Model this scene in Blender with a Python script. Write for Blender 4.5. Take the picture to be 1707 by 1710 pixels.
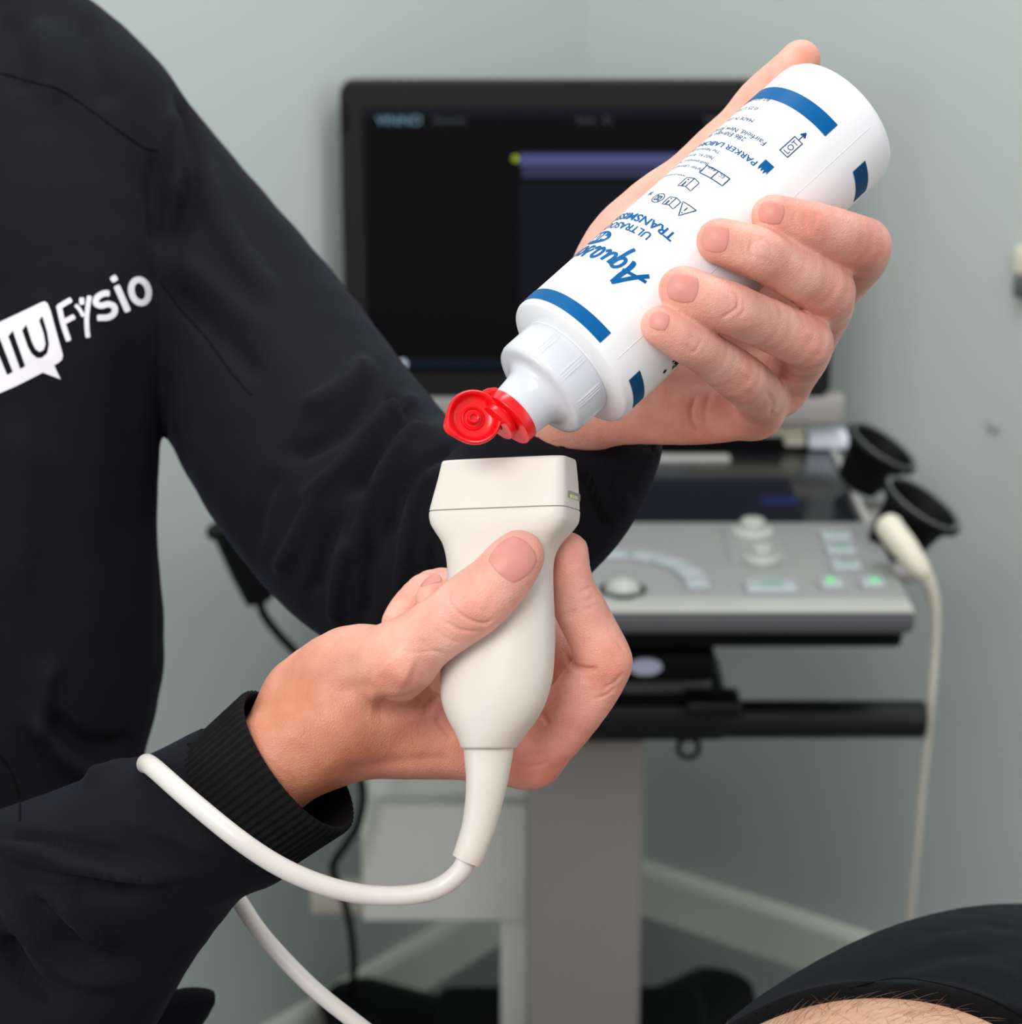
import bpy, bmesh, math, random
import numpy as np
from mathutils import Vector, Matrix
from mathutils.bvhtree import BVHTree

for o in list(bpy.data.objects):
    bpy.data.objects.remove(o)
SC = bpy.context.scene
COL = SC.collection

# ------------------------------------------------------------------ camera
F = 3915.0                      # focal length in pixels of the 1707 x 1710 frame
CX, CY = 853.5, 855.0
PITCH = math.radians(17.5)
CAMZ = 1.40
cam_d = bpy.data.cameras.new('camera')
cam_d.sensor_width = 36.0
cam_d.sensor_fit = 'HORIZONTAL'
cam_d.lens = F / 1707.0 * 36.0
cam_d.clip_start = 0.05
cam_d.dof.use_dof = True
cam_d.dof.focus_distance = 0.885
cam_d.dof.aperture_fstop = 14.0
cam = bpy.data.objects.new('camera', cam_d)
COL.objects.link(cam)
cam.location = (0, 0, CAMZ)
cam.rotation_euler = (math.pi / 2 - PITCH, 0, 0)
SC.camera = cam
CM = Matrix.Translation((0, 0, CAMZ)) @ Matrix.Rotation(math.pi / 2 - PITCH, 4, 'X')
CMI = CM.inverted()

# ------------------------------------------------------------------ light
w = bpy.data.worlds.new('world')
SC.world = w
w.use_nodes = True
w.node_tree.nodes['Background'].inputs[0].default_value = (0.96, 0.98, 1.0, 1)
w.node_tree.nodes['Background'].inputs[1].default_value = 0.62


def area(name, loc, target, size, size_y, power, color):
    l = bpy.data.lights.new(name, 'AREA')
    l.shape = 'RECTANGLE'
    l.size, l.size_y, l.energy, l.color = size, size_y, power, color
    o = bpy.data.objects.new(name, l)
    COL.objects.link(o)
    o.location = loc
    o.rotation_euler = (Vector(target) - Vector(loc)).to_track_quat('-Z', 'Y').to_euler()
    return o


area('softbox_light', (-0.50, -0.20, 2.05), (0.02, 0.9, 1.12), 0.8, 0.6, 17.0, (1.0, 0.97, 0.94))
area('ceiling_panel_light', (0.25, 1.5, 2.6), (0.0, 2.45, 1.3), 1.4, 0.6, 30.0, (0.98, 0.99, 1.0))
area('right_fill_light', (1.7, 0.7, 1.6), (-0.1, 1.6, 1.1), 1.0, 1.0, 5.0, (0.95, 0.98, 1.0))  # unseen fill added from the right to brighten the left wall

area('low_fill_light', (-1.7, 0.2, 1.3), (0.3, 2.4, 0.25), 1.0, 0.8, 11.0, (0.95, 0.98, 1.0))  # unseen fill added to lift the floor and lower walls

SC.view_settings.view_transform = 'Standard'
SC.view_settings.look = 'None'
SC.view_settings.exposure = 0.0
SC.view_settings.gamma = 1.0
SC.view_settings.use_curve_mapping = False
SC.cycles.use_denoising = True
SC.cycles.max_bounces = 6


# ------------------------------------------------------------------ frames
# "hand frame": millimetres along the camera's axes, x right, y up, z towards the viewer
def S(px, py, d):
    return np.array(((px - CX) * d / F, -(py - CY) * d / F, -d), dtype=float)


def S2W(p):
    return CM @ (Vector((float(p[0]), float(p[1]), float(p[2]))) * 0.001)


def s2w_arr(v):
    m = np.array(CM)
    return (v * 0.001) @ m[:3, :3].T + m[:3, 3]


def onY(px, py, Y):
    """world point where the sight line through a pixel meets the vertical plane y = Y"""
    d = (CM.to_3x3() @ Vector(((px - CX) / F, -(py - CY) / F, -1.0)))
    t = Y / d.y
    return Vector((0, 0, CAMZ)) + d * t


def onZ(px, py, Z):
    d = (CM.to_3x3() @ Vector(((px - CX) / F, -(py - CY) / F, -1.0)))
    t = (Z - CAMZ) / d.z
    return Vector((0, 0, CAMZ)) + d * t


# ------------------------------------------------------------------ tags
def tag(o, label=None, cat=None, group=None, kind=None):
    if label: o['label'] = label
    if cat: o['category'] = cat
    if group: o['group'] = group
    if kind: o['kind'] = kind
    return o


def empty(name, loc, label=None, cat=None, group=None):
    o = bpy.data.objects.new(name, None)
    o.empty_display_size = 0.05
    COL.objects.link(o)
    o.location = loc
    tag(o, label, cat, group)
    return o


PARENT_FIX = []


def link(name, me, mat=None, parent=None):
    o = bpy.data.objects.new(name, me)
    COL.objects.link(o)
    if mat is not None:
        me.materials.append(mat)
    if parent is not None:
        o.parent = parent
        PARENT_FIX.append((o, parent))
    return o


def fix_parents():
    """meshes are written in world coordinates: undo the parent's own transform"""
    bpy.context.view_layer.update()
    for o, p in PARENT_FIX:
        # every mesh carries world coordinates, so only an Empty's own offset has to be taken back
        o.matrix_parent_inverse = Matrix.Translation(-p.location) if p.type == 'EMPTY' else Matrix.Identity(4)


def mesh_np(name, V, Fq, mat=None, parent=None, smooth=True, world=True):
    me = bpy.data.meshes.new(name)
    me.from_pydata([tuple(v) for v in V] if not isinstance(V, np.ndarray) else V.tolist(), [],
                   Fq.tolist() if isinstance(Fq, np.ndarray) else Fq)
    me.update()
    if smooth:
        me.polygons.foreach_set('use_smooth', [True] * len(me.polygons))
    return link(name, me, mat, parent)


# ------------------------------------------------------------------ mesh builder (world metres)
class MB:
    def __init__(s):
        s.bm = bmesh.new()

    def box(s, c, size, bevel=0.0, seg=3, rot=None, taper=None):
        r = bmesh.ops.create_cube(s.bm, size=1.0)
        vs = r['verts']
        for v in vs:
            if taper and v.co.z > 0:
                v.co.x *= taper[0]; v.co.y *= taper[1]
            v.co = Vector((v.co.x * size[0], v.co.y * size[1], v.co.z * size[2]))
        if bevel:
            es = list({e for v in vs for e in v.link_edges})
            rb = bmesh.ops.bevel(s.bm, geom=es, offset=bevel, segments=seg, affect='EDGES', profile=0.5)
            vs = list({v for f in rb['faces'] for v in f.verts} | {v for v in vs if v.is_valid})
        m = Matrix.Translation(c)
        if rot is not None:
            m = m @ rot.to_4x4()
        bmesh.ops.transform(s.bm, matrix=m, verts=vs)
        return s

    def tube(s, pts, rad, n=16, caps=True, ell=None):
        """tube along a polyline, rad a number or a list"""
        P = [Vector(p) for p in pts]
        if not hasattr(rad, '__len__'):
            rad = [rad] * len(P)
        T = []
        for i in range(len(P)):
            a = P[max(0, i - 1)]; b = P[min(len(P) - 1, i + 1)]
            T.append((b - a).normalized())
        ref = Vector((0, 0, 1)) if abs(T[0].z) < 0.9 else Vector((1, 0, 0))
        nrm = (ref - T[0] * ref.dot(T[0])).normalized()
        rings = []
        for i, p in enumerate(P):
            nrm = (nrm - T[i] * nrm.dot(T[i])).normalized()
            bn = T[i].cross(nrm)
            ring = []
            for k in range(n):
                a = 2 * math.pi * k / n
                e1, e2 = (1, 1) if ell is None else ell
                ring.append(s.bm.verts.new(p + nrm * (math.cos(a) * rad[i] * e1) + bn * (math.sin(a) * rad[i] * e2)))
            rings.append(ring)
        for i in range(len(rings) - 1):
            for k in range(n):
                s.bm.faces.new((rings[i][k], rings[i][(k + 1) % n], rings[i + 1][(k + 1) % n], rings[i + 1][k]))
        if caps:
            s.bm.faces.new(rings[0][::-1]); s.bm.faces.new(rings[-1])
        return s

    def lathe(s, prof, M, n=64, caps=(True, True), fn=None):
        """prof: list of (r, h) revolved about the local z of matrix M; fn(r,h,a) -> r"""
        rings = []
        for (r, h) in prof:
            ring = []
            for k in range(n):
                a = 2 * math.pi * k / n
                rr = fn(r, h, a) if fn else r
                ring.append(s.bm.verts.new(M @ Vector((rr * math.cos(a), rr * math.sin(a), h))))
            rings.append(ring)
        for i in range(len(rings) - 1):
            for k in range(n):
                s.bm.faces.new((rings[i][k], rings[i][(k + 1) % n], rings[i + 1][(k + 1) % n], rings[i + 1][k]))
        if caps[0]: s.bm.faces.new(rings[0][::-1])
        if caps[1]: s.bm.faces.new(rings[-1])
        return s

    def prism(s, poly, M, h, bevel=0.0):
        """polygon (x, y) extruded from 0 to h along local z of M"""
        a = [s.bm.verts.new(M @ Vector((x, y, 0))) for x, y in poly]
        b = [s.bm.verts.new(M @ Vector((x, y, h))) for x, y in poly]
        n = len(poly)
        fs = [s.bm.faces.new(a[::-1]), s.bm.faces.new(b)]
        for i in range(n):
            fs.append(s.bm.faces.new((a[i], a[(i + 1) % n], b[(i + 1) % n], b[i])))
        if bevel:
            es = list({e for f in fs[:2] for e in f.edges})
            bmesh.ops.bevel(s.bm, geom=es, offset=bevel, segments=2, affect='EDGES')
        return s

    def build(s, name, mat, parent=None, smooth=True, angle=40):
        bmesh.ops.recalc_face_normals(s.bm, faces=s.bm.faces)
        me = bpy.data.meshes.new(name)
        s.bm.to_mesh(me)
        s.bm.free()
        if smooth:
            me.polygons.foreach_set('use_smooth', [True] * len(me.polygons))
            try:
                me.set_sharp_from_angle(angle=math.radians(angle))
            except Exception:
                pass
        return link(name, me, mat, parent)


def spline(pts, n=8):
    """Catmull-Rom through points (any dimension)"""
    P = np.array(pts, float)
    P = np.vstack([2 * P[0] - P[1], P, 2 * P[-1] - P[-2]])
    out = []
    for i in range(1, len(P) - 2):
        for k in range(n):
            t = k / n
            out.append(0.5 * ((2 * P[i]) + (-P[i - 1] + P[i + 1]) * t + (2 * P[i - 1] - 5 * P[i] + 4 * P[i + 1] - P[i + 2]) * t * t
                              + (-P[i - 1] + 3 * P[i] - 3 * P[i + 1] + P[i + 2]) * t ** 3))
    out.append(P[-2])
    return np.array(out)


# ------------------------------------------------------------------ materials
def srgb(r, g, b):
    f = lambda c: (c / 255 / 12.92) if c / 255 <= 0.04045 else ((c / 255 + 0.055) / 1.055) ** 2.4
    return (f(r), f(g), f(b), 1.0)


def mat(name, col, rough=0.5, spec=0.5, metal=0.0, bump=0.0, bscale=200.0, var=0.0, vscale=8.0, sheen=0.0, coat=0.0,
        emit=None, sss=0.0):
    m = bpy.data.materials.new(name)
    m.use_nodes = True
    nt = m.node_tree
    b = nt.nodes['Principled BSDF']
    b.inputs['Base Color'].default_value = col
    b.inputs['Roughness'].default_value = rough
    b.inputs['Specular IOR Level'].default_value = spec
    b.inputs['Metallic'].default_value = metal
    b.inputs['Sheen Weight'].default_value = sheen
    b.inputs['Coat Weight'].default_value = coat
    if sss:
        b.inputs['Subsurface Weight'].default_value = sss
        b.inputs['Subsurface Radius'].default_value = (0.004, 0.004, 0.004)
        b.inputs['Subsurface Scale'].default_value = 1.0
    if emit:
        b.inputs['Emission Color'].default_value = emit[0]
        b.inputs['Emission Strength'].default_value = emit[1]
    tc = nt.nodes.new('ShaderNodeTexCoord')
    nz = nt.nodes.new('ShaderNodeTexNoise')
    nz.inputs['Scale'].default_value = vscale
    nz.inputs['Detail'].default_value = 5
    nt.links.new(tc.outputs['Object'], nz.inputs['Vector'])
    mx = nt.nodes.new('ShaderNodeMixRGB')
    mx.blend_type = 'MULTIPLY'
    mx.inputs[0].default_value = 1.0
    mx.inputs[1].default_value = col
    rp = nt.nodes.new('ShaderNodeMapRange')
    rp.inputs['From Min'].default_value = 0.3
    rp.inputs['From Max'].default_value = 0.7
    rp.inputs['To Min'].default_value = 1 - var
    rp.inputs['To Max'].default_value = 1 + var
    nt.links.new(nz.outputs[0], rp.inputs['Value'])
    nt.links.new(rp.outputs[0], mx.inputs[2])
    nt.links.new(mx.outputs[0], b.inputs['Base Color'])
    if bump:
        n2 = nt.nodes.new('ShaderNodeTexNoise')
        n2.inputs['Scale'].default_value = bscale
        n2.inputs['Detail'].default_value = 4
        nt.links.new(tc.outputs['Object'], n2.inputs['Vector'])
        bp = nt.nodes.new('ShaderNodeBump')
        bp.inputs['Strength'].default_value = bump
        bp.inputs['Distance'].default_value = 0.001
        nt.links.new(n2.outputs[0], bp.inputs['Height'])
        nt.links.new(bp.outputs[0], b.inputs['Normal'])
    return m


def skin_mat(name, base):
    m = bpy.data.materials.new(name)
    m.use_nodes = True
    nt = m.node_tree
    L = nt.links.new
    b = nt.nodes['Principled BSDF']
    b.inputs['Roughness'].default_value = 0.46
    b.inputs['Specular IOR Level'].default_value = 0.42
    b.inputs['Subsurface Weight'].default_value = 0.2
    b.inputs['Subsurface Radius'].default_value = (1.0, 0.35, 0.18)
    b.inputs['Subsurface Scale'].default_value = 0.0035
    tc = nt.nodes.new('ShaderNodeTexCoord')
    at = nt.nodes.new('ShaderNodeAttribute')
    at.attribute_name = 'tone'
    n1 = nt.nodes.new('ShaderNodeTexNoise'); n1.inputs['Scale'].default_value = 70; n1.inputs['Detail'].default_value = 6
    L(tc.outputs['Object'], n1.inputs['Vector'])
    rp = nt.nodes.new('ShaderNodeValToRGB')
    e = rp.color_ramp.elements
    e[0].position = 0.3; e[0].color = (0.88, 0.76, 0.72, 1)
    e[1].position = 0.7; e[1].color = (1.06, 1.10, 1.10, 1)
    L(n1.outputs[0], rp.inputs[0])
    mx = nt.nodes.new('ShaderNodeMixRGB'); mx.blend_type = 'MULTIPLY'; mx.inputs[0].default_value = 1
    L(at.outputs['Color'], mx.inputs[1]); L(rp.outputs[0], mx.inputs[2])
    L(mx.outputs[0], b.inputs['Base Color'])
    # skin relief: fine cells, pores, and soft unevenness
    v = nt.nodes.new('ShaderNodeTexVoronoi'); v.feature = 'DISTANCE_TO_EDGE'; v.inputs['Scale'].default_value = 900
    wn = nt.nodes.new('ShaderNodeTexNoise'); wn.inputs['Scale'].default_value = 300; wn.inputs['Detail'].default_value = 3
    L(tc.outputs['Object'], v.inputs['Vector']); L(tc.outputs['Object'], wn.inputs['Vector'])
    w3 = nt.nodes.new('ShaderNodeTexNoise'); w3.inputs['Scale'].default_value = 1100; w3.inputs['Detail'].default_value = 2
    L(tc.outputs['Object'], w3.inputs['Vector'])
    a1 = nt.nodes.new('ShaderNodeMath'); a1.operation = 'MULTIPLY_ADD'; a1.inputs[1].default_value = 1.2
    L(v.outputs['Distance'], a1.inputs[0]); L(wn.outputs[0], a1.inputs[2])
    a2 = nt.nodes.new('ShaderNodeMath'); a2.operation = 'MULTIPLY_ADD'; a2.inputs[1].default_value = 0.35
    L(w3.outputs[0], a2.inputs[0]); L(a1.outputs[0], a2.inputs[2])
    bp = nt.nodes.new('ShaderNodeBump'); bp.inputs['Strength'].default_value = 0.36; bp.inputs['Distance'].default_value = 0.0006
    L(a2.outputs[0], bp.inputs['Height']); L(bp.outputs[0], b.inputs['Normal'])
    return m


def fabric_mat(name, col, rough=0.85, wscale=900.0, strength=0.35, sheen=0.25, tint=(0.2, 0.22, 0.35, 1)):
    m = bpy.data.materials.new(name)
    m.use_nodes = True
    nt = m.node_tree
    L = nt.links.new
    b = nt.nodes['Principled BSDF']
    b.inputs['Roughness'].default_value = rough
    b.inputs['Specular IOR Level'].default_value = 0.10
    b.inputs['Sheen Weight'].default_value = sheen
    b.inputs['Sheen Roughness'].default_value = 0.4
    b.inputs['Sheen Tint'].default_value = tint
    tc = nt.nodes.new('ShaderNodeTexCoord')
    n1 = nt.nodes.new('ShaderNodeTexNoise'); n1.inputs['Scale'].default_value = 25; n1.inputs['Detail'].default_value = 8
    L(tc.outputs['Object'], n1.inputs['Vector'])
    mr = nt.nodes.new('ShaderNodeMapRange'); mr.inputs['To Min'].default_value = 0.6; mr.inputs['To Max'].default_value = 1.4
    L(n1.outputs[0], mr.inputs[0])
    mx = nt.nodes.new('ShaderNodeMixRGB'); mx.blend_type = 'MULTIPLY'; mx.inputs[0].default_value = 1; mx.inputs[1].default_value = col
    L(mr.outputs[0], mx.inputs[2]); L(mx.outputs[0], b.inputs['Base Color'])
    mp = nt.nodes.new('ShaderNodeMapping'); mp.inputs['Rotation'].default_value = (0.3, 0.5, 0.7)
    L(tc.outputs['Object'], mp.inputs['Vector'])
    wv = nt.nodes.new('ShaderNodeTexWave'); wv.inputs['Scale'].default_value = wscale / 6.28; wv.inputs['Distortion'].default_value = 1.5
    wv.inputs['Detail Scale'].default_value = 3
    L(mp.outputs[0], wv.inputs['Vector'])
    n2 = nt.nodes.new('ShaderNodeTexNoise'); n2.inputs['Scale'].default_value = wscale; n2.inputs['Detail'].default_value = 2
    L(tc.outputs['Object'], n2.inputs['Vector'])
    ad = nt.nodes.new('ShaderNodeMath'); ad.operation = 'ADD'
    L(n1.outputs[0], ad.inputs[0]); L(n2.outputs[0], ad.inputs[1])
    bp = nt.nodes.new('ShaderNodeBump'); bp.inputs['Strength'].default_value = strength; bp.inputs['Distance'].default_value = 0.0006
    L(ad.outputs[0], bp.inputs['Height']); L(bp.outputs[0], b.inputs['Normal'])
    return m


M = {}
M['wall'] = mat('wall_paint', srgb(177, 185, 181), 0.9, 0.2, bump=0.15, bscale=300, var=0.015, vscale=2)
M['base'] = mat('baseboard_paint', srgb(206, 209, 196), 0.55, 0.4, var=0.02)
M['floor'] = mat('floor_vinyl', srgb(120, 120, 122), 0.6, 0.3, bump=0.1, var=0.05, vscale=30)
M['black'] = mat('black_plastic', srgb(16, 16, 17), 0.38, 0.3, var=0.05)
M['matte_black'] = mat('matte_black_plastic', srgb(10, 10, 11), 0.6, 0.12, var=0.05)
M['bezel'] = mat('monitor_bezel', srgb(32, 31, 31), 0.5, 0.12, var=0.03)
M['screen'] = mat('screen_glass', srgb(10, 10, 12), 0.5, 0.06)
M['mgrey'] = mat('machine_grey', srgb(164, 162, 158), 0.5, 0.4, var=0.02)
M['warmgrey'] = mat('column_grey', srgb(150, 146, 141), 0.55, 0.35, var=0.02)
M['panel'] = mat('console_grey', srgb(138, 139, 137), 0.45, 0.4, var=0.02)
M['lip'] = mat('console_lip', srgb(168, 169, 162), 0.35, 0.5, var=0.02)
M['side'] = mat('console_side', srgb(84, 84, 86), 0.4, 0.5, var=0.02)
M['key'] = mat('console_key', srgb(160, 167, 169), 0.35, 0.5, var=0.02)
M['offwhite'] = mat('off_white_panel', srgb(222, 223, 211), 0.6, 0.3, var=0.02)
M['cream'] = mat('cream_plastic', srgb(206, 201, 184), 0.45, 0.4, var=0.02)
M['white'] = mat('white_plastic', srgb(240, 241, 245), 0.3, 0.5, var=0.01)
M['probe'] = mat('probe_plastic', srgb(207, 201, 193), 0.40, 0.35, bump=0.05, bscale=1200, var=0.008, vscale=40)
M['seam'] = mat('probe_seam', srgb(150, 146, 136), 0.6, 0.3)
M['cable'] = mat('probe_cable', srgb(208, 204, 198), 0.36, 0.5, var=0.02, vscale=60)
M['bottle'] = mat('bottle_plastic', srgb(234, 234, 236), 0.32, 0.4, var=0.006, vscale=40, coat=0.15)
M['nozzle'] = mat('nozzle_plastic', srgb(208, 211, 217), 0.22, 0.5, var=0.01, vscale=40)
M['red'] = mat('red_plastic', srgb(228, 16, 24), 0.25, 0.5, var=0.02, vscale=60)
M['blue'] = mat('blue_print', srgb(0, 88, 146), 0.45, 0.12, var=0.03, vscale=300)
M['navy'] = mat('dark_blue_print', srgb(8, 66, 108), 0.45, 0.12, var=0.03, vscale=300)
M['print'] = mat('white_print', srgb(224, 222, 226), 0.7, 0.2, var=0.03, vscale=100)
M['skin'] = skin_mat('skin', None)
M['skin_leg'] = skin_mat('skin_leg', None)
M['jacket'] = fabric_mat('black_jersey', srgb(20, 20, 24), sheen=0.08)
M['rib'] = fabric_mat('black_rib_knit', srgb(17, 17, 18), wscale=1500, strength=0.6, sheen=0.05, tint=(0.3, 0.3, 0.3, 1))
M['shorts'] = fabric_mat('black_shorts_fabric', srgb(15, 16, 18), wscale=1200, strength=0.5, sheen=0.04)
M['jeans'] = fabric_mat('blue_denim', srgb(90, 120, 160))
M['seamthread'] = mat('dark_seam', srgb(8, 8, 9), 0.9, 0.1)
M['nail'] = mat('fingernail', srgb(208, 140, 128), 0.42, 0.35, bump=0.12, bscale=500, var=0.05, vscale=150, sss=0.3)
M['nailrim'] = mat('nail_edge', srgb(238, 214, 198), 0.4, 0.4)
M['hair'] = mat('body_hair', srgb(120, 82, 62), 0.5, 0.4)
M['green'] = mat('green_lamp', srgb(90, 220, 120), 0.5, 0.3, emit=((0.12, 0.6, 0.2, 1), 0.35))
M['keygreen'] = mat('key_mark', srgb(112, 150, 126), 0.5, 0.3)
# ------------------------------------------------------------------ distance-field modelling (hand frame, mm)
class Field:
    def __init__(s, lo, hi, vox):
        s.lo = np.array(lo, float); s.vox = vox
        s.n = np.ceil((np.array(hi, float) - s.lo) / vox).astype(int) + 1
        s.g = np.full(tuple(s.n), 60.0, np.float32)

    def sub(s, lo, hi):
        a = np.clip(np.floor((lo - s.lo) / s.vox).astype(int), 0, s.n)
        b = np.clip(np.ceil((hi - s.lo) / s.vox).astype(int) + 1, 0, s.n)
        return a, b

    def coords(s, a, b):
        return [(s.lo[i] + s.vox * np.arange(a[i], b[i])).astype(np.float32).reshape([-1 if j == i else 1 for j in range(3)]) for i in range(3)]


def smin(a, b, k):
    if k <= 0: return np.minimum(a, b)
    h = np.maximum(k - np.abs(a - b), 0) / k
    return np.minimum(a, b) - h * h * k * 0.25


def round_cone(X, Y, Z, a, b, r1, r2):
    ba = b - a
    l2 = float(ba @ ba); rr = r1 - r2
    if l2 < 1e-6 or l2 <= rr * rr + 1e-6:
        c, r = (a, r1) if r1 >= r2 else (b, r2)
        return np.sqrt((X - c[0]) ** 2 + (Y - c[1]) ** 2 + (Z - c[2]) ** 2) - r
    a2 = l2 - rr * rr; il2 = 1 / l2
    px, py, pz = X - a[0], Y - a[1], Z - a[2]
    y = px * ba[0] + py * ba[1] + pz * ba[2]
    z = y - l2
    qx, qy, qz = px * l2 - ba[0] * y, py * l2 - ba[1] * y, pz * l2 - ba[2] * y
    x2 = qx * qx + qy * qy + qz * qz
    y2 = y * y * l2; z2 = z * z * l2
    k = math.copysign(1, rr) * rr * rr * x2
    out = (np.sqrt(np.maximum(x2 * a2 * il2, 0)) + y * rr) * il2 - r1
    c1 = np.sign(z) * a2 * z2 > k
    c2 = np.sign(y) * a2 * y2 < k
    o1 = np.sqrt(x2 + z2) * il2 - r2
    o2 = np.sqrt(x2 + y2) * il2 - r1
    return np.where(c1, o1, np.where(c2, o2, out))


def node(n):
    px, py, d, r = n[:4]
    return S(px, py, d), r * d / F


def add_chain(F_, nodes, k=2.5, kin=2.5, raw=False, sub=3):
    """one limb: round cones through the nodes, merged into field F_ with blend k"""
    nd = [(np.array(n[:3], float), float(n[3])) for n in nodes] if raw else [node(n) for n in nodes]
    if sub > 1 and len(nd) > 2:
        arr = np.array([list(c) + [r] for c, r in nd])
        arr = spline(arr, sub)
        nd = [(q[:3], max(q[3], 0.5)) for q in arr]
    m = max(k, kin) + 3 * F_.vox
    C = np.array([c for c, r in nd]); R = np.array([r for c, r in nd])
    a, b = F_.sub((C - R[:, None]).min(0) - m, (C + R[:, None]).max(0) + m)
    if (b - a <= 0).any(): return
    loc = np.full(tuple(b - a), 60.0, np.float32)
    for i in range(len(nd) - 1):
        lo = np.minimum(C[i] - R[i], C[i + 1] - R[i + 1]) - m
        hi = np.maximum(C[i] + R[i], C[i + 1] + R[i + 1]) + m
        a1, b1 = F_.sub(lo, hi)
        a1 = np.maximum(a1, a); b1 = np.minimum(b1, b)
        if (b1 - a1 <= 0).any(): continue
        X, Y, Z = F_.coords(a1, b1)
        d = round_cone(X, Y, Z, C[i], C[i + 1], R[i], R[i + 1]).astype(np.float32)
        sl = tuple(slice(a1[j] - a[j], b1[j] - a[j]) for j in range(3))
        loc[sl] = smin(loc[sl], d, kin * 0.5)
    sl = tuple(slice(a[j], b[j]) for j in range(3))
    F_.g[sl] = smin(F_.g[sl], loc, k)


def add_ellip(F_, c, rad, k=4, rot=None, raw=False):
    c = np.array(c, float) if raw else S(*c)
    rad = np.array(rad, float)
    R = np.eye(3) if rot is None else np.array(rot)
    m = k + 3 * F_.vox + rad.max()
    a, b = F_.sub(c - m, c + m)
    if (b - a <= 0).any(): return
    X, Y, Z = F_.coords(a, b)
    X, Y, Z = X - c[0], Y - c[1], Z - c[2]
    x = X * R[0][0] + Y * R[1][0] + Z * R[2][0]
    y = X * R[0][1] + Y * R[1][1] + Z * R[2][1]
    z = X * R[0][2] + Y * R[1][2] + Z * R[2][2]
    k0 = np.sqrt((x / rad[0]) ** 2 + (y / rad[1]) ** 2 + (z / rad[2]) ** 2)
    k1 = np.sqrt((x / rad[0] ** 2) ** 2 + (y / rad[1] ** 2) ** 2 + (z / rad[2] ** 2) ** 2)
    d = (k0 * (k0 - 1) / np.maximum(k1, 1e-6)).astype(np.float32)
    sl = tuple(slice(a[j], b[j]) for j in range(3))
    F_.g[sl] = smin(F_.g[sl], d, k)


def surface_nets(F_, smooth_it=2):
    g = F_.g
    for ax in range(3):                       # close the surface at the edge of the grid
        for e in (0, -1):
            sl = [slice(None)] * 3; sl[ax] = e
            g[tuple(sl)] = np.maximum(g[tuple(sl)], 2.0)
    nx, ny, nz = g.shape
    ins = g < 0
    c = [ins[i:nx - 1 + i, j:ny - 1 + j, k:nz - 1 + k] for i in (0, 1) for j in (0, 1) for k in (0, 1)]
    cnt = sum(x.astype(np.int8) for x in c)
    act = (cnt > 0) & (cnt < 8)
    idx = np.full(act.shape, -1, np.int64)
    I, J, K = np.nonzero(act)
    idx[I, J, K] = np.arange(len(I))
    pos = np.zeros((len(I), 3)); w = np.zeros(len(I))
    corners = [(i, j, k) for i in (0, 1) for j in (0, 1) for k in (0, 1)]
    for p in range(8):
        for q in range(p + 1, 8):
            A, B = corners[p], corners[q]
            if sum(abs(A[t] - B[t]) for t in range(3)) != 1: continue
            ga = g[I + A[0], J + A[1], K + A[2]].astype(float)
            gb = g[I + B[0], J + B[1], K + B[2]].astype(float)
            m = (ga < 0) != (gb < 0)
            t = np.where(m, ga / np.where(m, ga - gb, 1), 0)
            for ax in range(3):
                pos[:, ax] += np.where(m, A[ax] + t * (B[ax] - A[ax]), 0)
            w += m
    pos /= w[:, None]
    V = F_.lo + F_.vox * (pos + np.stack([I, J, K], 1))
    quads = []
    for ax in range(3):
        sh = [nx, ny, nz]
        sl0 = [slice(1, -1)] * 3; sl1 = [slice(1, -1)] * 3
        sl0[ax] = slice(0, sh[ax] - 1); sl1[ax] = slice(1, sh[ax])
        a_ = ins[tuple(sl0)]; b_ = ins[tuple(sl1)]
        e = np.nonzero(a_ != b_)
        base = [e[0].copy(), e[1].copy(), e[2].copy()]
        for t in range(3):
            if t != ax: base[t] += 1
        o1, o2 = [(1, 2), (2, 0), (0, 1)][ax]

        def cell(d1, d2):
            cc = [base[0].copy(), base[1].copy(), base[2].copy()]
            cc[o1] -= d1; cc[o2] -= d2
            return idx[cc[0], cc[1], cc[2]]
        q = np.stack([cell(1, 1), cell(0, 1), cell(0, 0), cell(1, 0)], 1)
        fl = b_[e]  # inside on the far side: flip
        q[fl] = q[fl][:, ::-1]
        quads.append(q)
    Q = np.concatenate(quads)
    Q = Q[(Q >= 0).all(1)]
    E = np.concatenate([Q[:, [0, 1]], Q[:, [1, 2]], Q[:, [2, 3]], Q[:, [3, 0]]])
    for it in range(smooth_it):
        acc = np.zeros_like(V); n = np.zeros(len(V))
        for s_, t_ in ((0, 1), (1, 0)):
            for ax in range(3):
                acc[:, ax] += np.bincount(E[:, s_], V[E[:, t_], ax], len(V))
            n += np.bincount(E[:, s_], minlength=len(V))
        V = V * 0.45 + 0.55 * acc / np.maximum(n, 1)[:, None]
    return V, Q


def vnormals(V, Q):
    a = V[Q[:, 2]] - V[Q[:, 0]]; b = V[Q[:, 3]] - V[Q[:, 1]]
    fn = np.cross(a, b)
    N = np.zeros_like(V)
    for c in range(4):
        for ax in range(3):
            N[:, ax] += np.bincount(Q[:, c], fn[:, ax], len(V))
    return N / np.maximum(np.linalg.norm(N, axis=1), 1e-9)[:, None]


def pix(V):
    return np.stack([CX + V[:, 0] / -V[:, 2] * F, CY - V[:, 1] / -V[:, 2] * F], 1)


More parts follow.
